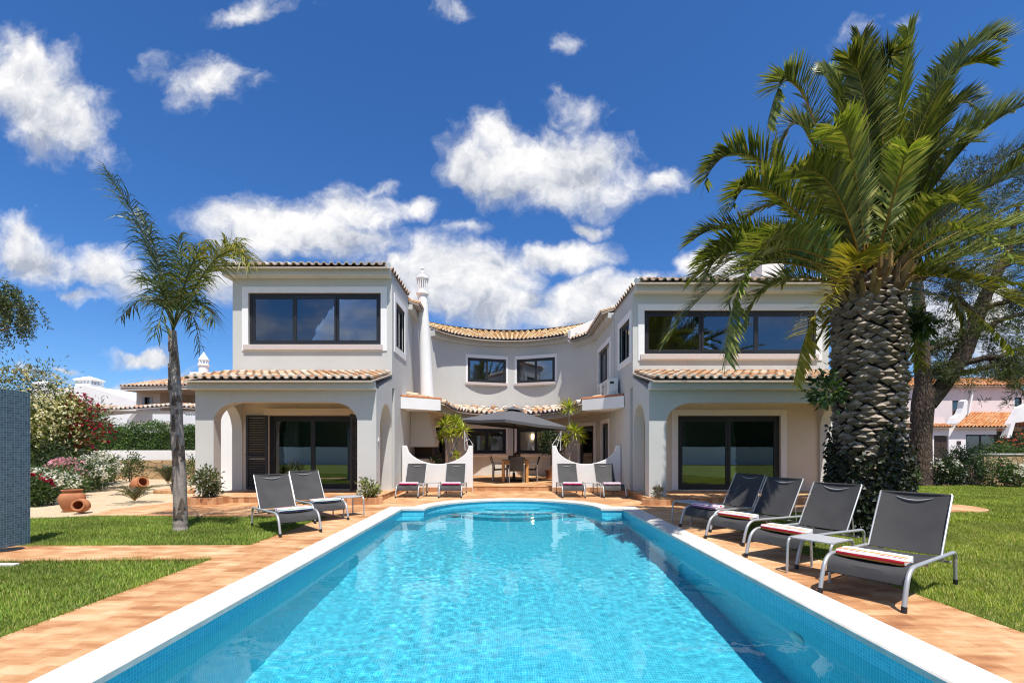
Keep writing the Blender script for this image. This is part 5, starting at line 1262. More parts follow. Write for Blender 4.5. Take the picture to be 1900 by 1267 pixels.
for via, tip, dy, cs, lf in [((283,470),(200,322),-.3,QG,.44),((300,500),(262,395),.8,QG,.36),((285,552),(222,590),.4,QG,.34),((404,478),(466,492),-.4,QYl,.44),((370,520),(425,455),.7,QYl,.42),((345,520),(372,462),-.8,QYl+QG,.40),
                             ((335,530),(330,440),.5,QG,.36),((360,560),(400,600),-.7,QG,.36),((312,560),(290,620),-.9,QG,.32),((350,575),(372,650),.5,QG+QYl,.30),((385,500),(440,452),.2,QYl,.42),((300,540),(262,520),-1.0,QG,.34)]:
    b0 = ql(321, 612); v3 = ql(*via, dy*.5); t3 = ql(*tip, dy); Ln = np.linalg.norm(t3-b0)
    V, Fc, C = frond_arrays(r, b0, v3, t3, n=int(22+27*Ln), leaf=lf*1.22, width=0.019, a0=68, a1=35, lift=5, droop=0.85, cols=cs, rw=0.042, t0=.22, jit=.30, prof=.5, twist=r.uniform(-.5, .5), rach=((0.12, 0.13, 0.05), (0.10, 0.12, 0.04)))
    np_mesh('frond', V, Fc, C, 'palm_leaf', qp)

# ------------------------------------------------------------------ pine behind the palm
NX, NY = (1705-CX)*17.4/F, 17.4
pine = thing('pine_tree', 'tall dark pine with a forked trunk behind the thick palm', 'pine tree', (NX, NY, 0))
def nl(px, py, dy=0.0): return Vector(np.array(at(px, py, NY+dy))-np.array([NX, NY, 0]))
m = MB(); m.tube([nl(1703, 905)+Vector((0, 0, -.3)), nl(1705, 880), nl(1708, 810), nl(1712, 750), nl(1716, 720)], [.50, .40, .335, .35, .33], 16)
m.tube([nl(1714, 740), nl(1711, 660), nl(1706, 580), nl(1700, 480), nl(1710, 380)], [.28, .24, .20, .14, .07], 12)
m.tube([nl(1722, 750), nl(1750, 715), nl(1790, 650), nl(1808, 600), nl(1830, 545), nl(1870, 470), nl(1890, 380)], [.28, .27, .28, .25, .20, .13, .06], 12)
trunk_o = m.build('trunk', 'pine_bark', pine, smooth=True)
BR = [((1768,690),(1830,683),(1905,655),(1990,640)), ((1785,672),(1850,660),(1910,640),(2000,600)), ((1800,620),(1850,600),(1920,575),(1990,570)), ((1710,655),(1750,640),(1800,628)), ((1815,575),(1870,560),(1940,545)), ((1708,600),(1660,560),(1620,500)), ((1850,500),(1900,470),(1960,420)), ((1705,520),(1760,470),(1800,400)), ((1812,590),(1780,550),(1770,480)), ((1715,700),(1740,690),(1770,700)), ((1840,662),(1870,690),(1900,700))]
r = np.random.default_rng(17); tips = []
for bl in BR:
    m = MB(); pts = [nl(x, y, r.uniform(-.6, .6)*(i > 0)) for i, (x, y) in enumerate(bl)]; q_ = []
    for a, b_ in zip(pts, pts[1:]): q_ += [a.lerp(b_, k/4)+Vector(r.normal(size=3)*.04) for k in range(4)]
    q_.append(pts[-1]); m.tube(q_, list(np.linspace(.13, .025, len(q_))), 8); m.build('branch', 'pine_bark', pine, smooth=True)
    tips += [q_[int(len(q_)*f)] for f in (.45, .6, .75, .88, .99)]
for k in range(36):
    d = unit(r.normal(size=3)); tips.append(nl(1865, 400)+Vector(d*np.array([4.2, 3.0, 2.4])*r.uniform(.35, 1.0)))
for px, py in ((1745,640),(1765,600),(1740,690),(1750,665),(1790,575),(1850,640),(1870,690),(1835,700),(1885,720),(1880,690),(1760,540),(1800,520),(1850,520),(1730,600),(1895,600),(1870,575)): tips.append(nl(px, py, r.uniform(-1, 1)))
parts = []
for tp in tips:
    n = 420; s_ = r.uniform(.28, .50); c0 = np.array(tp)
    sub = c0+r.normal(size=(14, 3))*np.array([s_, s_, s_*.6]); w_ = r.integers(0, 14, n); p = sub[w_]+r.normal(size=(n, 3))*.055
    dr = unit(p-sub[w_]+np.array([0, 0, .05])+r.normal(size=(n, 3))*.03); nr = unit(np.cross(dr, r.normal(size=(n, 3)))); g_ = r.uniform(.65, 1.35, 14)[w_][:, None]
    parts.append(leaf_tris(p, dr, nr, .20*r.uniform(.7, 1.2, n), .022, pick([(0.06, 0.085, 0.022), (0.09, 0.115, 0.03), (0.14, 0.155, 0.04), (0.04, 0.06, 0.018)], n, r, .2)*g_))
V, Fc, C = join(parts); np_mesh('crown', V, Fc, C, 'leaf', pine)

# drooping pepper tree beyond the mosaic wall (its trunk stands outside the picture)
pt = thing('pepper_tree', 'drooping fine leaved tree rising above the pale flowering bush', 'tree', (-17.8, 14.5, 0)); r = np.random.default_rng(41)
m = MB(); m.tube([(0, 0, -.1), (.1, 0, 1.9), (-.1, .1, 3.6), (.3, 0, 5.4), (.5, 0, 6.8)], [.25, .2, .17, .11, .04], 10)
for a_, z_, l_ in ((.2, 5.0, 1.6), (-.4, 5.5, 1.5), (2.4, 4.8, 1.6), (-2.2, 5.2, 1.5), (0.0, 6.0, 1.2)): m.tube([(0.1, 0, z_-.8), (math.cos(a_)*l_*.5, math.sin(a_)*l_*.5, z_), (math.cos(a_)*l_, math.sin(a_)*l_, z_+.3)], [.09, .06, .02], 7)
m.build('trunk', 'stem_brown', pt, smooth=True); parts = []
for k in range(230):
    d = unit(r.normal(size=3)); d[2] = abs(d[2])*.9-.25; o = np.array([0.35, 0, 6.0])+d*np.array([2.1, 1.7, 1.85])*r.uniform(.55, 1.0); L = r.uniform(.5, 1.3); n = 60
    t = r.random(n)[:, None]; p = o+np.array([d[0]*.35, d[1]*.35, -1])*L*t*np.array([.6, .6, .8])+r.normal(size=(n, 3))*.05
    dr = unit(r.normal(size=(n, 3))+np.array([0, 0, -.6])); nr = unit(np.cross(dr, r.normal(size=(n, 3)))); parts.append(leaf_tris(p, dr, nr, .12, .035, pick([(0.07, 0.10, 0.03), (0.10, 0.13, 0.045), (0.05, 0.075, 0.025), (0.15, 0.17, 0.06)], n, r, .25)*r.uniform(.7, 1.2)))
V, Fc, C = join(parts); np_mesh('crown', V, Fc, C, 'leaf', pt)

# ------------------------------------------------------------------ shrubs and flowers on the lawn side
OLG = [(0.15, 0.20, 0.035), (0.22, 0.26, 0.05), (0.30, 0.33, 0.08), (0.10, 0.14, 0.03)]
WHT = [(0.80, 0.78, 0.70), (0.82, 0.80, 0.76)]; CRM = [(0.78, 0.72, 0.40), (0.80, 0.77, 0.55)]; RED = [(0.42, 0.015, 0.05), (0.50, 0.03, 0.10), (0.34, 0.01, 0.04)]; PNK = [(0.70, 0.30, 0.40), (0.75, 0.45, 0.52)]
def gp(px, Y): return ((px-CX)*Y/F, Y, 0)
bush('oleander', 'big cream flowering oleander behind the ochre wall, taller than the mosaic wall', 'oleander', gp(40, 15.6), (1.65, 1.3, 1.95), 10500, .17, .036, OLG, 51, CRM, 900, .075, 9, 'oleanders along the garden wall', 60)
bush('oleander', 'cream flowering oleander bush next to the red flowered one', 'oleander', gp(100, 16.0), (1.05, 1.0, 1.58), 7000, .17, .036, OLG, 52, CRM, 520, .07, 8, 'oleanders along the garden wall', 50)
bush('oleander', 'red flowering oleander at the end of the tall hedge', 'oleander', gp(143, 16.6), (0.95, 0.95, 1.55), 5600, .16, .034, GREENS, 53, RED, 600, .085, 7, 'oleanders along the garden wall', 40)
bush('oleander', 'dark green oleander without blossoms under the cream flowering ones', 'oleander', gp(75, 14.9), (1.4, .6, .70), 3800, .17, .035, DARKG, 54, None, 0, .06, 6, 'oleanders along the garden wall', 40)
for i, (px, Y, rd, fl, fn, lab) in enumerate([
 (75, 11.3, (.55, .5, .42), WHT, 240, 'white flowering shrub nearest the mosaic wall in the gravel bed'), (98, 12.3, (.6, .5, .36), WHT, 220, 'low white flowering shrub in front of the pink one'),
 (128, 14.2, (.62, .5, .50), PNK, 300, 'pink flowering shrub in front of the ochre wall'), (160, 14.6, (.55, .5, .42), WHT, 330, 'white flowering shrub between the pink one and the stone wall'),
 (182, 15.6, (.62, .5, .58), WHT, 420, 'tallest white flowering shrub at the end of the ochre wall'), (120, 13.0, (.5, .45, .30), WHT, 200, 'lowest white flowering shrub, close behind the terracotta jars'), (66, 10.9, (.3, .3, .34), RED, 60, 'small red flowering shrub against the mosaic wall')]):
    bush('flowering_shrub', lab, 'shrub', gp(px, Y), rd, 1500, .11, .035, GREENS, 60+i, fl, fn, .062, 5, 'flowering shrubs in the gravel bed', 26)
def hedge(name, label, x0, x1, y0, y1, z0, z1, n, seed, cols=GREENS, L=.10, group=None, rot=None):
    r = np.random.default_rng(seed); t = thing(name, label, 'hedge', ((x0+x1)/2, (y0+y1)/2, z0), 0, group); hx, hy, hz = (x1-x0)/2, (y1-y0)/2, z1-z0
    p = r.uniform(-1, 1, (n, 3)); f = r.integers(0, 5, n); p[f == 0, 1] = -1; kk = (f == 1) | (f == 2); p[kk, 2] = 1-.45*r.random(kk.sum())**1.5; p[f == 3, 1] = -.9; p[f == 4, 0] *= 1
    p = p*np.array([hx, hy, hz/2])+np.array([0, 0, hz/2]); wob = 0.14*np.sin(p[:, 0:1]*2.3+seed)+.10*np.sin(p[:, 0:1]*5.3)+.06*np.sin(p[:, 0:1]*11.7+p[:, 1:2]*6); p[:, 2:3] += wob*(p[:, 2:3]/hz); p += r.normal(size=(n, 3))*.07
    dr = unit(r.normal(size=(n, 3))+np.array([0, -.3, .35])); nr = unit(np.cross(dr, r.normal(size=(n, 3)))+np.array([0, -.3, .4])); nr = unit(nr-dr*(nr*dr).sum(1, keepdims=True))
    lump = 0.75+.5*(np.sin(p[:, 0]*5+1.3*np.sin(p[:, 2]*6))*.5+.5)
    V, Fc, C = leaf_tris(p, dr, nr, L*r.uniform(.6, 1.3, n), L*.42, pick(cols, n, r)*lump[:, None]); np_mesh('foliage', V, Fc, C, 'leaf', t)
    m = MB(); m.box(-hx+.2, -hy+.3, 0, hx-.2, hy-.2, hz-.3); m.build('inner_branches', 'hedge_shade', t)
    return t
hedge('hedge', 'long clipped green hedge on top of the white boundary wall beside the villa', -21.0, -13.6, 21.6, 22.7, 1.2, 2.45, 15000, 71, [(0.06, 0.13, 0.02), (0.09, 0.18, 0.03), (0.13, 0.23, 0.05), (0.04, 0.08, 0.018)])
for i, (px, Y, rd, n, cs, lab) in enumerate([
 (205, 18.9, (.42, .35, .48), 700, DARKG, 'small dark shrub against the stone wall, next to the white flowers'), (243, 18.9, (.38, .35, .60), 900, GREENS, 'upright shrub against the middle of the stone wall'), (360, 18.2, (.4, .4, .5), 600, GREENS, 'shrub half hidden by the porch column at the stone wall'),
 (382, 11.22, (.34, .26, .36), 900, [(0.10, 0.13, 0.05), (0.07, 0.10, 0.035), (0.16, 0.18, 0.08)], 'grey green shrub in the brick planter at the outer porch column'), (682, 11.24, (.30, .22, .20), 480, LIMEG, 'low shrub in the brick planter at the pool side porch column')]):
    bush('shrub', lab, 'shrub', (gp(px, Y)[0], Y, 0.16 if Y < 12 else 0), rd, n, .10, .045, cs, 80+i, None, 0, .05, 7, None, 18, .25)
bush('succulent', 'small dry looking plant in the rounded planter on the palm side', 'plant', (gp(1222, 11.25)[0], 11.25, 0.14), (.13, .12, .12), 160, .10, .03, [(0.16, 0.13, 0.08), (0.10, 0.11, 0.05)], 91, None, 0, .05, 4, None, 8)
# brick planters
def planter(pts, lab, z=0.17):
    cx_ = sum(p[0] for p in pts)/len(pts); cy_ = sum(p[1] for p in pts)/len(pts); t = thing('planter', lab, 'planter', (cx_, cy_, 0), 0, 'brick planters at the porch columns')
    inn = [(cx_+(x-cx_)*.80, cy_+(y-cy_)*.74) for x, y in pts]; m = MB(); n = len(pts)
    L = lambda q_, zz: [(x-cx_, y-cy_, zz) for x, y in q_]
    m.add(L(pts, -.05)+L(pts, z)+L(inn, z)+L(inn, z-.06), [(k*n+i, k*n+(i+1) % n, (k+1)*n+(i+1) % n, (k+1)*n+i) for k in range(3) for i in range(n)]); m.build('brick_rim', 'terracotta_skirt', t)
    m = MB(); m.add(L(inn, z-.05), [tuple(range(n))]); m.build('soil', 'soil', t)
planter([(-7.86, 11.0), (-7.10, 11.0), (-7.04, 11.41), (-7.92, 11.41)], 'brick edged planter at the outer column of the porch with the open shutter')
planter([(-3.95, 11.05), (-3.5, 10.98), (-3.25, 11.05), (-3.12, 11.22), (-3.20, 11.41), (-4.0, 11.41)], 'brick edged planter with a rounded end by the lawn side loungers')
planter([(3.20, 11.0), (3.34, 10.88), (3.75, 10.86), (3.98, 10.98), (4.0, 11.19), (3.25, 11.19)], 'small brick edged rounded planter at the porch corner on the palm side', .14)
# cycad rosette and small fan plants
def rosette(name, lab, cat, loc, n, L, el0, el1, leaf, seed, cols=GREENS, width=.014, nl=28):
    r = np.random.default_rng(seed); t = thing(name, lab, cat, loc)
    for k in range(n):
        az = 2.399*k; e_ = R(r.uniform(el0, el1)); h = np.array([math.cos(az), math.sin(az), 0]); l_ = L*r.uniform(.8, 1.1)
        v3 = h*l_*.5*math.cos(e_)+np.array([0, 0, l_*.5*math.sin(e_)+.12*l_]); t3 = h*l_*math.cos(e_*.8)+np.array([0, 0, l_*math.sin(e_)*.8])
        V, Fc, C = frond_arrays(r, (0, 0, .04), v3, t3, n=nl, leaf=leaf, width=width, a0=60, a1=40, lift=25, droop=.05, cols=cols, rw=.014, t0=.1, jit=.04); np_mesh('frond', V, Fc, C, 'palm_leaf', t)
    return t
rosette('cycad', 'small cycad rosette in the gravel in front of the tipped jar', 'cycad', (gp(250, 11.5)[0], 11.5, 0), 17, .66, 18, 62, .13, 95, [(0.10, 0.11, 0.05), (0.14, 0.14, 0.07), (0.07, 0.08, 0.03)])
rosette('dwarf_palm', 'small bushy palm by the stone wall behind the slim palm trunk', 'palm tree', (gp(312, 17.0)[0], 17.0, 0), 15, .95, 25, 75, .22, 96, [(0.06, 0.075, 0.03), (0.10, 0.11, 0.05)], .02)

# ------------------------------------------------------------------ yuccas and tree on the patio
def yucca(lab, base, stems, heads, seed):
    r = np.random.default_rng(seed); t = thing('yucca', lab, 'yucca', base); b0 = np.array(base); m = MB()
    for st in stems: m.tube([Vector(np.array(p)-b0) for p in st], list(np.linspace(.05, .028, len(st))), 8)
    m.build('stem', 'bark_grey', t, smooth=True)
    for (p, s_) in heads:
        c = np.array(p)-b0; n = 64; d = unit(r.normal(size=(n, 3))+np.array([0, 0, .35])); L = .86*s_*r.uniform(.75, 1.1, n)
        nr = unit(np.cross(d, np.cross(d, np.array([0, 0, 1.0])))*-1+1e-6); V, Fc, C = leaf_tris(c+d*.02, d, nr, L, .042, pick([(0.34, 0.42, 0.03), (0.44, 0.50, 0.05), (0.20, 0.28, 0.03), (0.55, 0.56, 0.09)], n, r, .15)); np_mesh('leaf_head', V, Fc, C, 'leaf', t)
plain('bark_grey', (0.34, 0.29, 0.24), 0.9, var=0.3, scale=12, bmp=0.3)
Yk = 15.5
def A(px, py, d=0.0): return tuple(at(px, py, Yk+d))
yucca('branching yucca with bright green heads behind the half wall, chimney side', (A(838, 880)[0], Yk, FL),
      [[(A(838, 880)[0], Yk, FL), A(834, 850), A(826, 815), A(822, 800)], [A(836, 852), A(846, 815), A(848, 800)], [A(836, 852), A(848, 825), A(857, 800), A(857, 797)], [A(830, 835), A(828, 812), A(829, 790)], [A(846, 818), A(846, 800), A(847, 790)]],
      [(A(827, 787, -.1), .50), (A(847, 785, .1), .48), (A(858, 799, -.1), .46), (A(837, 805, -.2), .40), (A(820, 810), .34), (A(847, 845, -.1), .26)], 101)
yucca('tall yucca with one high head and three lower ones, behind a half wall', (A(1056, 880)[0], Yk, FL),
      [[(A(1056, 880)[0], Yk, FL), A(1056, 840), A(1057, 800), A(1056, 760)], [A(1056, 845), A(1062, 820), A(1067, 803)], [A(1056, 845), A(1051, 828), A(1049, 815)], [A(1058, 838), A(1068, 825), A(1075, 815)]],
      [(A(1056, 757, -.1), .52), (A(1067, 802, -.15), .50), (A(1049, 816), .36), (A(1078, 812, .1), .34)], 102)
t = bush('citrus_tree', 'dark leafy little tree in front of the patio window below the air conditioners', 'tree', (at(1022, 880, 18.3).x, 18.3, FL), (.55, .5, .48), 10, .1, .05, DARKG, 103, None, 0, .05, 0)
for ch_ in list(t.children): bpy.data.objects.remove(ch_)
r = np.random.default_rng(104); np_mesh('crown', *cloud(r, (0, 0, 1.45), (.62, .5, .50), 1500, .10, .05, DARKG, 26, .22), 'leaf', t)
m = MB(); m.tube([(0, 0, 0.3), (.02, 0, .8), (0, 0, 1.5)], [.04, .03, .015], 8); m.build('trunk', 'stem_brown', t)
m = MB(); m.lathe([(.16, 0), (.22, .3), (.24, .36), (.20, .36), (.19, .30), (0, .30)], 20, (at(1022, 880, 18.3).x, 18.3, FL)); tag(m.build('plant_pot', 'terracotta', smooth=True), 'terracotta pot holding the dark leafy little tree on the patio', 'pot')
bush('table_plant', 'brown red dried flower arrangement in a bowl on the teak table', 'flowers', (0.30, 16.9, FL+.78), (.20, .18, .12), 260, .08, .04, [(0.20, 0.05, 0.03), (0.30, 0.12, 0.05), (0.10, 0.06, 0.03)], 105, None, 0, .05, 5, None, 10)
bush('fireplace_plant', 'small potted plant beside the fireplace hood on the patio', 'plant', (-2.62, 15.7, FL+.0), (.22, .2, .42), 420, .10, .05, DARKG, 106, None, 0, .05, 4, None, 10)
# thin white brackets standing on the inner ends of the half walls
for x, s, lab in ((-1.42, 1, 'thin white metal bracket on the half wall end at the chimney side'), (1.60, -1, 'thin white metal bracket on the half wall end below the air conditioners')):
    m = MB(); m.tube([(x, 14.44, 1.30), (x-s*.03, 14.44, 1.92), (x+s*.26, 14.44, 1.47)], .012, 6); m.tube([(x-s*.03, 14.44, 1.92), (x+s*.10, 14.46, 1.42)], .009, 6); m.tube([(x-s*.01, 14.44, 1.6), (x+s*.14, 14.44, 1.66)], .008, 6)
    tag(m.build('bracket', 'plastic_white', smooth=True), lab, 'bracket', 'white brackets on the half walls')

# ------------------------------------------------------------------ grass
def tri_area_pts(r, poly, n):
    P = np.array(poly); lo, hi = P.min(0), P.max(0); out = []
    while sum(map(len, out)) < n:
        q_ = r.uniform(lo, hi, (n, 2)); x, y = q_.T; ins = np.zeros(n, bool); j = len(P)-1
        for i in range(len(P)):
            c_ = ((P[i, 1] > y) != (P[j, 1] > y)) & (x < (P[j, 0]-P[i, 0])*(y-P[i, 1])/(P[j, 1]-P[i, 1]+1e-12)+P[i, 0]); ins ^= c_; j = i
        out.append(q_[ins])
    return np.concatenate(out)[:n]
GRASS = []
def grass(label, poly, n, seed, h=.055, w=.007, cols=None, avoid=()):
    r = np.random.default_rng(seed); p = tri_area_pts(r, poly, n)
    for (ax, ay, ar) in avoid: p = p[np.hypot(p[:, 0]-ax, p[:, 1]-ay) > ar]
    n = len(p)
    f = np.sin(p[:, 0]*2.1+1.7*np.sin(p[:, 1]*1.3))*np.sin(p[:, 1]*2.7+p[:, 0]*.6); f2 = np.sin(p[:, 0]*9+p[:, 1]*5)*np.sin(p[:, 1]*11-p[:, 0]*4)
    hh = h*r.uniform(.55, 1.25, n)*(1+.22*f+.15*f2); a = r.uniform(0, 6.28, n); ln = r.uniform(.2, .95, n)*hh; ww = w*r.uniform(.7, 1.3, n)
    base = np.c_[p, np.full(n, -.032)]; sv = np.c_[-np.sin(a), np.cos(a), np.zeros(n)]*ww[:, None]*.5; dv = np.c_[np.cos(a)*ln, np.sin(a)*ln, hh]
    V = np.stack([base-sv, base+sv, base+dv], 1).reshape(-1, 3); Fc = np.arange(3*n).reshape(-1, 3)
    c = pick(cols or [(0.17, 0.28, 0.03), (0.23, 0.34, 0.04), (0.30, 0.38, 0.06), (0.12, 0.21, 0.025), (0.38, 0.38, 0.11)], n, r, .2)*(1+.28*f+.15*f2)[:, None]
    GRASS.append((V, Fc, np.repeat(c, 3, 0)))
grass('', [(-10.5, 1.8), (LX-.01, 1.8), (LX-.01, 5.60), (-9.2, 5.43), (-10.5, 5.4)], 120000, 201, .038, .008)
grass('', [(-9.2, 6.27), (-7.0, 6.42), (LX-.01, 6.44), (LX-.01, 9.12), (-8.6, 9.27), (-9.6, 8.9), (-11, 8.0), (-11, 6.2)], 105000, 202, .044, .008, avoid=((QX, QY, .13),))
grass('', [(RX+.01, 2.5), (9.5, 2.5), (9.5, 8.5), (RX+.01, 8.5)], 140000, 203, .036, .008, [(0.23, 0.31, 0.035), (0.31, 0.38, 0.05), (0.38, 0.41, 0.075), (0.15, 0.23, 0.025), (0.46, 0.43, 0.12)], avoid=((PX, PY_, .6),))
grass('', [(RX+.01, 8.5), (9.5, 8.5), (12, 8.5), (19.5, 16.9), (10.8, 16.9), (10.4, 11.8), (11.0, 10.8), (10.4, 9.8), (RX+.01, 9.82)], 90000, 204, .05, .014, [(0.23, 0.31, 0.035), (0.31, 0.38, 0.05), (0.38, 0.41, 0.075), (0.15, 0.23, 0.025)])
grass('', [(9.5, 4.0), (12, 8.5), (9.5, 8.5)], 22000, 205, .05, .011, [(0.23, 0.31, 0.035), (0.31, 0.38, 0.05), (0.38, 0.41, 0.075), (0.15, 0.23, 0.025)])

# longer tufts creeping over the edges of the paving
for i, (a, b_) in enumerate([((LX-.01, 1.8), (LX-.01, 5.60)), ((LX-.01, 6.44), (LX-.01, 9.1)), ((-9.2, 6.30), (LX-.02, 6.46)), ((-9.2, 5.42), (LX-.02, 5.60)), ((RX+.02, 2.5), (RX+.02, 9.8))]):
    (x0, y0), (x1, y1) = a, b_; d = .035
    pl = [(x0-d, y0), (x0+d, y0), (x1+d, y1), (x1-d, y1)] if abs(x1-x0) < .1 else [(x0, y0-d), (x1, y1-d), (x1, y1+d), (x0, y0+d)]
    grass('', pl, 2200, 230+i, .066, .008)
V, Fc, C = join(GRASS); tag(np_mesh('grass', V, Fc, C, 'grass_blade'), 'short sunlit grass covering the lawns on both sides of the pool', 'grass', None, 'stuff')
# ================================================================== GARDEN WALLS AND NEIGHBOURS
def wallbox(name, lab, pts, thick, z0, z1, m, cap=None, group=None):
    b = MB(); wall_path(b, pts, thick, z0, z1); o = b.build(name, m); tag(o, lab, 'garden wall', group)
    if cap:
        b = MB(); wall_path(b, [(x, y-.03) for x, y in pts], thick+.06, z1+.002, z1+.05); b.build('coping', cap, o)
    return o
wallbox('stone_wall', 'low ochre rubble stone wall at the back of the gravel bed', [(-18.4, 20.5), (-8.6, 20.5)], .35, -.05, .84, 'stone_wall')
wallbox('ochre_wall', 'low rendered ochre wall in front of the oleanders', [(-15.4, 13.9), (-18.4, 20.5)], .3, -.05, .86, 'terracotta_render')
wallbox('boundary_wall', 'white boundary wall below the long clipped hedge', [(-22, 21.2), (-13.0, 21.2)], .3, -.05, 1.28, 'plaster_white')
def px_poly(pts, Y): return [tuple(at(x, y, Y)) for x, y in pts]
# --- white gabled house with two roofed chimneys, beyond the hedge
h1 = thing('neighbour_house', 'white gabled house with two small roofed chimneys beyond the hedge', 'house', (at(160, 832, 38).x, 40, 0)); I1 = Matrix.Translation((-at(160, 832, 38).x, -40, 0))
def HB(mb, nm, m, h, inv, **k): o = mb.build(nm, m, h, **k); o.matrix_parent_inverse = inv; return o
m = MB(); g_ = px_poly([(40, 832), (40, 726), (88, 722), (160, 716.5), (253, 744), (253, 832)], 38); g_[0] = (g_[0][0], 38, -.05); g_[-1] = (g_[-1][0], 38, -.05)
m.prism(g_, (0, 6, 0)); HB(m, 'wall', 'plaster_white', h1, I1)
m = MB(); a, b_, c_ = at(70, 723.5, 38.02), at(160, 716.3, 38.02), at(253, 744, 38.02)
for p, q_ in ((a, b_), (b_, c_)): m.hexa([p, p+Vector((0, 6.2, 0)), q_+Vector((0, 6.2, 0)), q_], [p+Vector((0, 0, .06)), p+Vector((0, 6.2, .06)), q_+Vector((0, 6.2, .06)), q_+Vector((0, 0, .06))])
HB(m, 'roof', 'plaster_white', h1, I1)
for px, py0, k in ((83, 723, .75), (166, 716, 1.0)):
    p = at(px, py0, 39.5); m = MB(); x, y, z = p; w_ = .62*k
    m.box(x-w_, y-w_, z-.8, x+w_, y+w_, z+.10)
    for i in range(5):
        for sy in (-1, 1): m.box(x-w_+i*w_*.46, y+sy*w_*.92-.05, z+.1, x-w_+i*w_*.46+.14, y+sy*w_*.92+.05, z+.42)
    m.box(x-w_*1.2, y-w_*1.2, z+.42, x+w_*1.2, y+w_*1.2, z+.52)
    q4 = [(x-w_*1.2, y-w_*1.2, z+.521), (x+w_*1.2, y-w_*1.2, z+.521), (x+w_*1.2, y+w_*1.2, z+.521), (x-w_*1.2, y+w_*1.2, z+.521), (x, y, z+.85)]; m.add(q4, [(0, 1, 4), (1, 2, 4), (2, 3, 4), (3, 0, 4)]); HB(m, 'chimney', 'plaster_white', h1, I1)
# --- cream house with a hipped tile roof
h2 = thing('neighbour_house', 'cream house with a hipped tile roof and one shuttered window beyond the hedge', 'house', (-22, 33, 0)); I2 = Matrix.Translation((22, -33, 0))
xw0, xw1 = at(253, 0, 30).x, at(297, 0, 30).x; m = MB(); wall_path(m, [(xw0, 30), (xw1, 30)], .3, -.05, 5.25, [(at(264, 0, 30).x-xw0, at(284, 0, 30).x-xw0, 4.02, 4.75)]); m.box(xw0, 30.3, -.05, xw0+.3, 36, 5.25); m.box(xw1, 30.3, -.05, xw1-.3, 33.5, 5.25); 
HB(m, 'wall', 'plaster_cream', h2, I2); m = MB(); m.box(xw1, 32.5, -.05, -17.0, 32.8, 5.25); HB(m, 'wall', 'plaster_cream', h2, I2)
fr = Fr((xw0, 30, 0), (1, 0, 0), (0, -1, 0)); wo = window(h2, fr, at(264, 0, 30).x-xw0, at(284, 0, 30).x-xw0, 4.02, 4.75, 2, fw=.05); wo.matrix_parent_inverse = I2
m = MB(); fr.box(m, at(264, 0, 30).x-xw0, at(269, 0, 30).x-xw0, 4.02, 4.75, -.02, .04); fr.box(m, at(279, 0, 30).x-xw0, at(284, 0, 30).x-xw0, 4.02, 4.75, -.02, .04); HB(m, 'shutter', 'table_grey', h2, I2)
m = MB(); m.box(xw0+.3, 31.2, 3.4, xw1-.3, 31.3, 5.2); HB(m, 'inner_wall', 'interior', h2, I2)
E = [at(221, 717.5, 28.6), Vector((-15.5, 28.6, at(221, 717.5, 28.6).z+.15)), Vector((-15.5, 37, 5.4)), Vector((at(221, 717, 28.6).x, 37, 5.4))]; Rg = [Vector((-22.3, 32.5, 6.55)), Vector((-17.5, 32.5, 6.65))]
def ee(u): return E[0].lerp(E[1], u)
def er_(u): return Rg[0].lerp(Rg[1], max(0, min(1, (u-.25)/.65)))
o = tile_roof('roof', ee, er_, 36, 10, h2, seed=61); o.matrix_parent_inverse = I2
o = tile_roof('roof', lambda u: E[3].lerp(E[0], u), lambda u: Rg[0], 20, 8, h2, seed=62); o.matrix_parent_inverse = I2
m = MB(); m.hexa([E[0]+Vector((.05, .05, -.22)), E[1]+Vector((0, .05, -.22)), Vector((E[2].x, 37, 5.2)), Vector((E[3].x+.05, 37, 5.2))], [E[0]+Vector((.05, .05, -.06)), E[1]+Vector((0, .05, -.06)), Vector((E[2].x, 37, 5.35)), Vector((E[3].x+.05, 37, 5.35))]); HB(m, 'eave_board', 'plaster_cream', h2, I2)
p = at(378, 700, 31); m = MB(); m.box(p.x-.75, p.y-.3, p.z-.8, p.x+.05, p.y+.3, p.z+.32); m.lathe([(.30, -.3), (.30, .75), (.36, .78), (.36, .86), (.28, .9)], 16, p); 
for k in range(10): m.tube([(p.x+.27*math.cos(k*.628), p.y+.27*math.sin(k*.628), p.z+.88), (p.x+.27*math.cos(k*.628), p.y+.27*math.sin(k*.628), p.z+1.12)], .04, 5)
m.lathe([(.31, 1.1), (.33, 1.18), (.0, 1.75)], 16, p); HB(m, 'chimney', 'plaster_white', h2, I2)
# --- white outbuilding walls with tile edges and an arch, just beyond the hedge
h3 = thing('outbuilding', 'low white outbuilding with stepped walls, tile edging and an arch beyond the hedge', 'outbuilding', (-20, 26, 0)); I3 = Matrix.Translation((20, -26, 0))
m = MB(); x0, x1 = at(150, 0, 26.5).x, -13.2
m.box(x0, 26.5, -.05, x1, 26.8, at(0, 762, 26.5).z); HB(m, 'wall', 'plaster_cream', h3, I3)
for px0, py0, px1, py1, sd_ in ((150, 758, 204, 762, 1), (204, 762, 312, 755, 2), (312, 755, 372, 759, 3)):
    a, b_ = at(px0, py0-1, 26.2), at(px1, py1-1, 26.2); o = tile_roof('tile_edging', lambda u: a.lerp(b_, u), lambda u: (a.lerp(b_, u)+Vector((0, .9, .22))), max(3, int((b_-a).length/.24)), 2, h3, seed=sd_, edge_rows_pale=.4); o.matrix_parent_inverse = I3
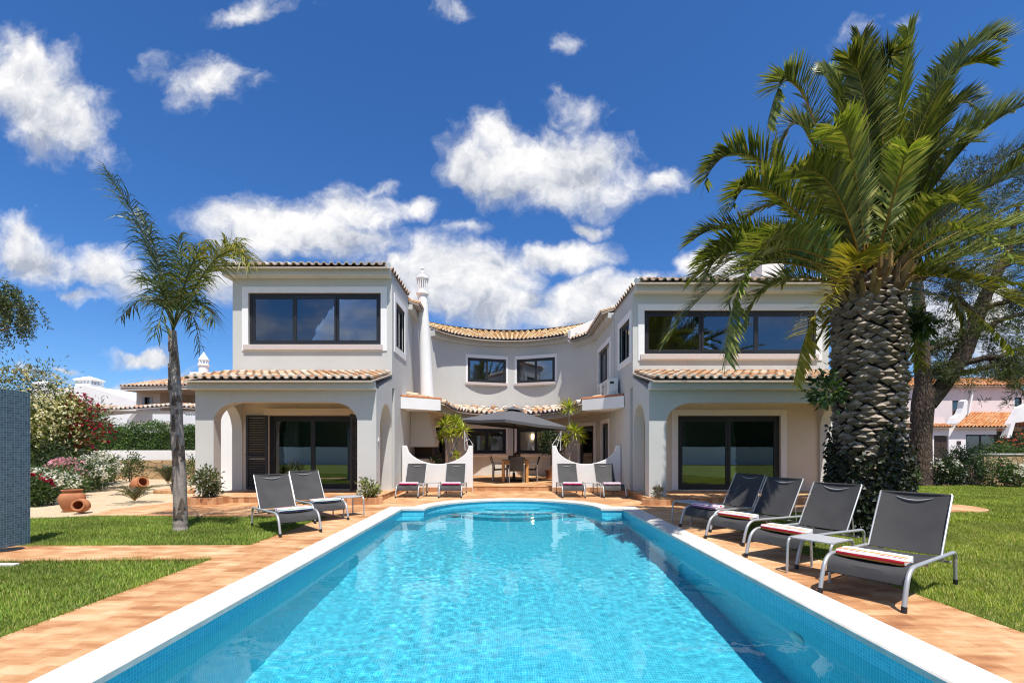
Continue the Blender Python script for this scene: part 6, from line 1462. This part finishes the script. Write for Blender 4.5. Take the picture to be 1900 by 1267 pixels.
m = MB(); ww = px_poly([(160, 800), (160, 775), (188, 774), (190, 772), (246, 767), (236, 778), (234, 792), (282, 786), (300, 785), (300, 800)], 25.2); ww[0] = (*ww[0][:2], 1.0); ww[-1] = (*ww[-1][:2], 1.0)
m.prism(ww, (0, .3, 0)); HB(m, 'wall', 'plaster_white', h3, I3)
xa_, xb_ = at(283, 0, 24.9).x, -13.3; ac_ = at(308, 0, 24.9).x; m = MB(); zt = at(0, 768, 24.9).z
o = [(ac_-.42-.0, 1.0)]+[(ac_-.42*math.cos(math.pi*i/12), at(0, 797, 24.9).z+.42*math.sin(math.pi*i/12)) for i in range(13)]+[(ac_+.42, 1.0)]
m.prism([(x, 24.9, z) for x, z in [(xa_, 1.0)]+o+[(xb_, 1.0), (xb_, zt), (xa_, zt)]], (0, .3, 0)); HB(m, 'arched_wall', 'plaster_white', h3, I3)
for k in range(9):              # little pierced frieze
    pass
m = MB()
for k in range(6): 
    p = at(346+k*4.6, 766, 24.88); m.lathe([(.05, -.02), (.05, .02)], 8, p, Matrix.Rotation(R(90), 4, 'X'))
HB(m, 'pierced_frieze', 'table_grey', h3, I3)

# --- pale pink two storey house behind the pine
h4 = thing('neighbour_house', 'pale pink two storey house with orange tiled roofs behind the pine', 'house', (35, 38, 0)); I4 = Matrix.Translation((-35, -38, 0)); YH = 36.0
def hx(px, Y=YH): return at(px, 0, Y).x
def hz(py, Y=YH): return at(0, py, Y).z
ORG = [(0.62, 0.27, 0.10), (0.66, 0.33, 0.15), (0.56, 0.22, 0.08), (0.70, 0.40, 0.22)]
m = MB(); x0 = hx(1640); wall_path(m, [(x0, YH), (hx(2080), YH)], .3, -.05, hz(790), [(hx(1733)-x0, hx(1760)-x0, .02, hz(808)), (hx(1792)-x0, hx(1849)-x0, hz(836), hz(806)), (hx(1676)-x0, hx(1692)-x0, hz(836), hz(810))]); HB(m, 'wall', 'plaster_white', h4, I4)
YU = 38.5; x0u = hx(1640, YU); m = MB(); wall_path(m, [(x0u, YU), (hx(2080, YU), YU)], .3, hz(800, YU), hz(717, YU), [(hx(1767, YU)-x0u, hx(1787, YU)-x0u, hz(775, YU), hz(743, YU)), (hx(1882, YU)-x0u, hx(1896, YU)-x0u, hz(754, YU), hz(737, YU))]); HB(m, 'wall', 'plaster_pink', h4, I4)
m = MB(); m.box(x0u, YU+2.5, -.05, hx(2080, YU), YU+2.7, hz(717, YU)); HB(m, 'inner_wall', 'wood_dark', h4, I4)
fr = Fr((x0, YH, 0), (1, 0, 0), (0, -1, 0)); 
for a0, a1, z0, z1, nm in ((1792, 1849, 836, 806, 'window'), (1676, 1692, 836, 810, 'window')):
    wo = window(h4, fr, hx(a0)-x0, hx(a1)-x0, hz(z0), hz(z1), 2, fw=.07, name=nm); wo.matrix_parent_inverse = I4
fr2 = Fr((x0u, YU, 0), (1, 0, 0), (0, -1, 0))
for a0, a1, z0, z1 in ((1767, 1787, 775, 743), (1882, 1896, 754, 737)):
    wo = window(h4, fr2, hx(a0, YU)-x0u, hx(a1, YU)-x0u, hz(z0, YU), hz(z1, YU), 1, fw=.06, trim=(.12 if a0 > 1800 else None)); wo.matrix_parent_inverse = I4
m = MB(); d0, d1 = hx(1734)-x0, hx(1759)-x0; fr.box(m, d0, d1, .03, hz(809), -.14, -.10)
for i in range(2):
    for j in range(3): fr.box(m, d0+.1+i*(d1-d0-.1)/2, d0+.1+(i+1)*(d1-d0-.1)/2-.1, .2+j*.62, .2+j*.62+.48, -.10, -.08)
HB(m, 'door', 'wood_dark', h4, I4, bevel=.01)
m = MB(); fr.box(m, hx(1775)-x0, hx(1782)-x0, hz(825), hz(818), 0, .05); HB(m, 'meter_box', 'wood_dark', h4, I4)
a, b_ = Vector((hx(1640), YH-.35, hz(793))), Vector((hx(2080), YH-.35, hz(793))); c_, d_ = Vector((hx(1640, YU), YU, hz(767, YU))), Vector((hx(2080, YU), YU, hz(765, YU)))
aR = Vector((hx(1762), YH-.35, hz(793)))
o = tile_roof('lower_roof', lambda u: aR.lerp(b_, u), lambda u: Vector((hx(1800, YU), YU, hz(766, YU))).lerp(d_, u), 46, 10, h4, seed=71, cols=ORG, rim=False); o.matrix_parent_inverse = I4
o = tile_roof('lower_roof', lambda u: a.lerp(aR, u), lambda u: a.lerp(aR, u)+Vector((0, .9, .30)), 24, 3, h4, seed=72, cols=ORG, rim=False); o.matrix_parent_inverse = I4
m = MB(); m.box(hx(1640), YH+.4, hz(791), hx(1762), YH+.6, hz(772)); HB(m, 'terrace_parapet', 'plaster_pink', h4, I4)
a2, b2 = Vector((hx(1640, YU), YU-.45, hz(718, YU))), Vector((hx(2080, YU), YU-.45, hz(716, YU)))
o = tile_roof('upper_roof', lambda u: a2.lerp(b2, u), lambda u: a2.lerp(b2, u)+Vector((0, 2.2, .95)), 74, 6, h4, seed=73, cols=ORG, rim=False); o.matrix_parent_inverse = I4
# white stair parapet with a curved end, and the buttress
m = MB(); sw = px_poly([(1766, 786), (1772, 775), (1782, 768), (1787, 757), (1789, 744), (1793, 741), (1796, 745), (1794, 768), (1780, 786)], 36.6); m.prism(sw, (0, .5, 0)); HB(m, 'stair_parapet', 'plaster_white', h4, I4)
m = MB(); sw = px_poly([(1868, 812), (1876, 786), (1886, 770), (1894, 756), (1910, 748), (1960, 745), (1960, 775), (1884, 784), (1876, 812)], 35.4); m.prism(sw, (0, .5, 0)); HB(m, 'buttress', 'plaster_white', h4, I4)
m = MB(); m.prism(px_poly([(1796, 770), (1805, 722), (1808, 722), (1799, 770)], 38.3), (0, .15, 0)); HB(m, 'downpipe', 'plaster_white', h4, I4)
# --- stone garden walls and planting on that side
wallbox('stone_wall', 'low stone wall in front of the pale pink house, behind the pine', [(hx(1640, 18.3), 18.3), (hx(1832, 18.3), 18.3)], .35, -.05, .74, 'stone_wall', 'coping_stone')
wallbox('stone_wall', 'taller stone wall with a clipped hedge on top beside the lawn', [(hx(1826, 17.5), 17.5), (hx(1960, 17.5), 17.5)], .4, -.05, 1.12, 'stone_wall', 'coping_stone')
LG = [(0.12, 0.19, 0.03), (0.18, 0.25, 0.05), (0.08, 0.13, 0.02)]
hedge('hedge', 'low clipped bright green hedge on top of the stone wall beside the lawn', hx(1800, 18.3), hx(1990, 18.3), 18.1, 19.2, .7, 1.32, 5000, 72, LG, .08)
for i, (px, Y, rd, n, cs, fl, fn, z, lab) in enumerate([
 (1778, 19.2, (.55, .5, .55), 1500, LIMEG, None, 0, .3, 'lime green shrub behind the low stone wall, by the pale pink house'), (1822, 18.9, (.4, .4, .42), 900, LIMEG, None, 0, .6, 'lime green shrub where the low stone wall meets the taller one'),
 (1882, 20.2, (.9, .6, .55), 1600, GREENS, [(0.75, 0.16, 0.06)], 60, .9, 'green bush with orange red blossoms above the clipped hedge'),
 (1745, 17.2, (.65, .45, .50), 1700, DARKG, WHT, 40, 0, 'dark shrub with a few white blossoms beside the pine trunk'), (1765, 17.0, (.45, .4, .36), 1000, DARKG, WHT, 25, 0, 'lower dark shrub next to the one beside the pine trunk'),
 (1800, 16.9, (.45, .4, .45), 1100, DARKG, None, 0, 0, 'dark plain shrub at the end of the low stone wall'), (1838, 16.6, (.50, .4, .62), 1300, GREENS, None, 0, 0, 'tall loose green shrub in front of the taller stone wall'),
 (1866, 16.6, (.26, .26, .40), 420, GREENS, PNK, 16, 0, 'slender rose with pink blossoms in front of the taller stone wall'), (1890, 16.4, (.55, .4, .36), 1200, GREENS, WHT, 150, 0, 'white flowering shrub in front of the taller stone wall'),
 (1692, 17.0, (.3, .3, .30), 500, GREENS, None, 0, 0, 'small shrub at the foot of the pine, against its trunk')]):
    bush('shrub', lab, 'shrub', (hx(px, Y), Y, z), rd, n, .10, .045, cs, 110+i, fl, fn, .065, 5, 'shrubs along the stone walls', 22)
# --- unseen garden wall and hedge, put in for the windows to mirror
wallbox('boundary_wall', 'white boundary wall at the foot of the garden, facing the villa', [(32, -13), (-30, -13)], .3, -.05, 1.5, 'plaster_white')
hedge('hedge', 'long unseen hedge behind the boundary wall, raised to block mirrored sky', -30, 32, -15.2, -13.4, .3, 4.6, 16000, 73, GREENS, .34)  # height set to keep the sky out of the glass door reflections
print('objects', len(bpy.data.objects))
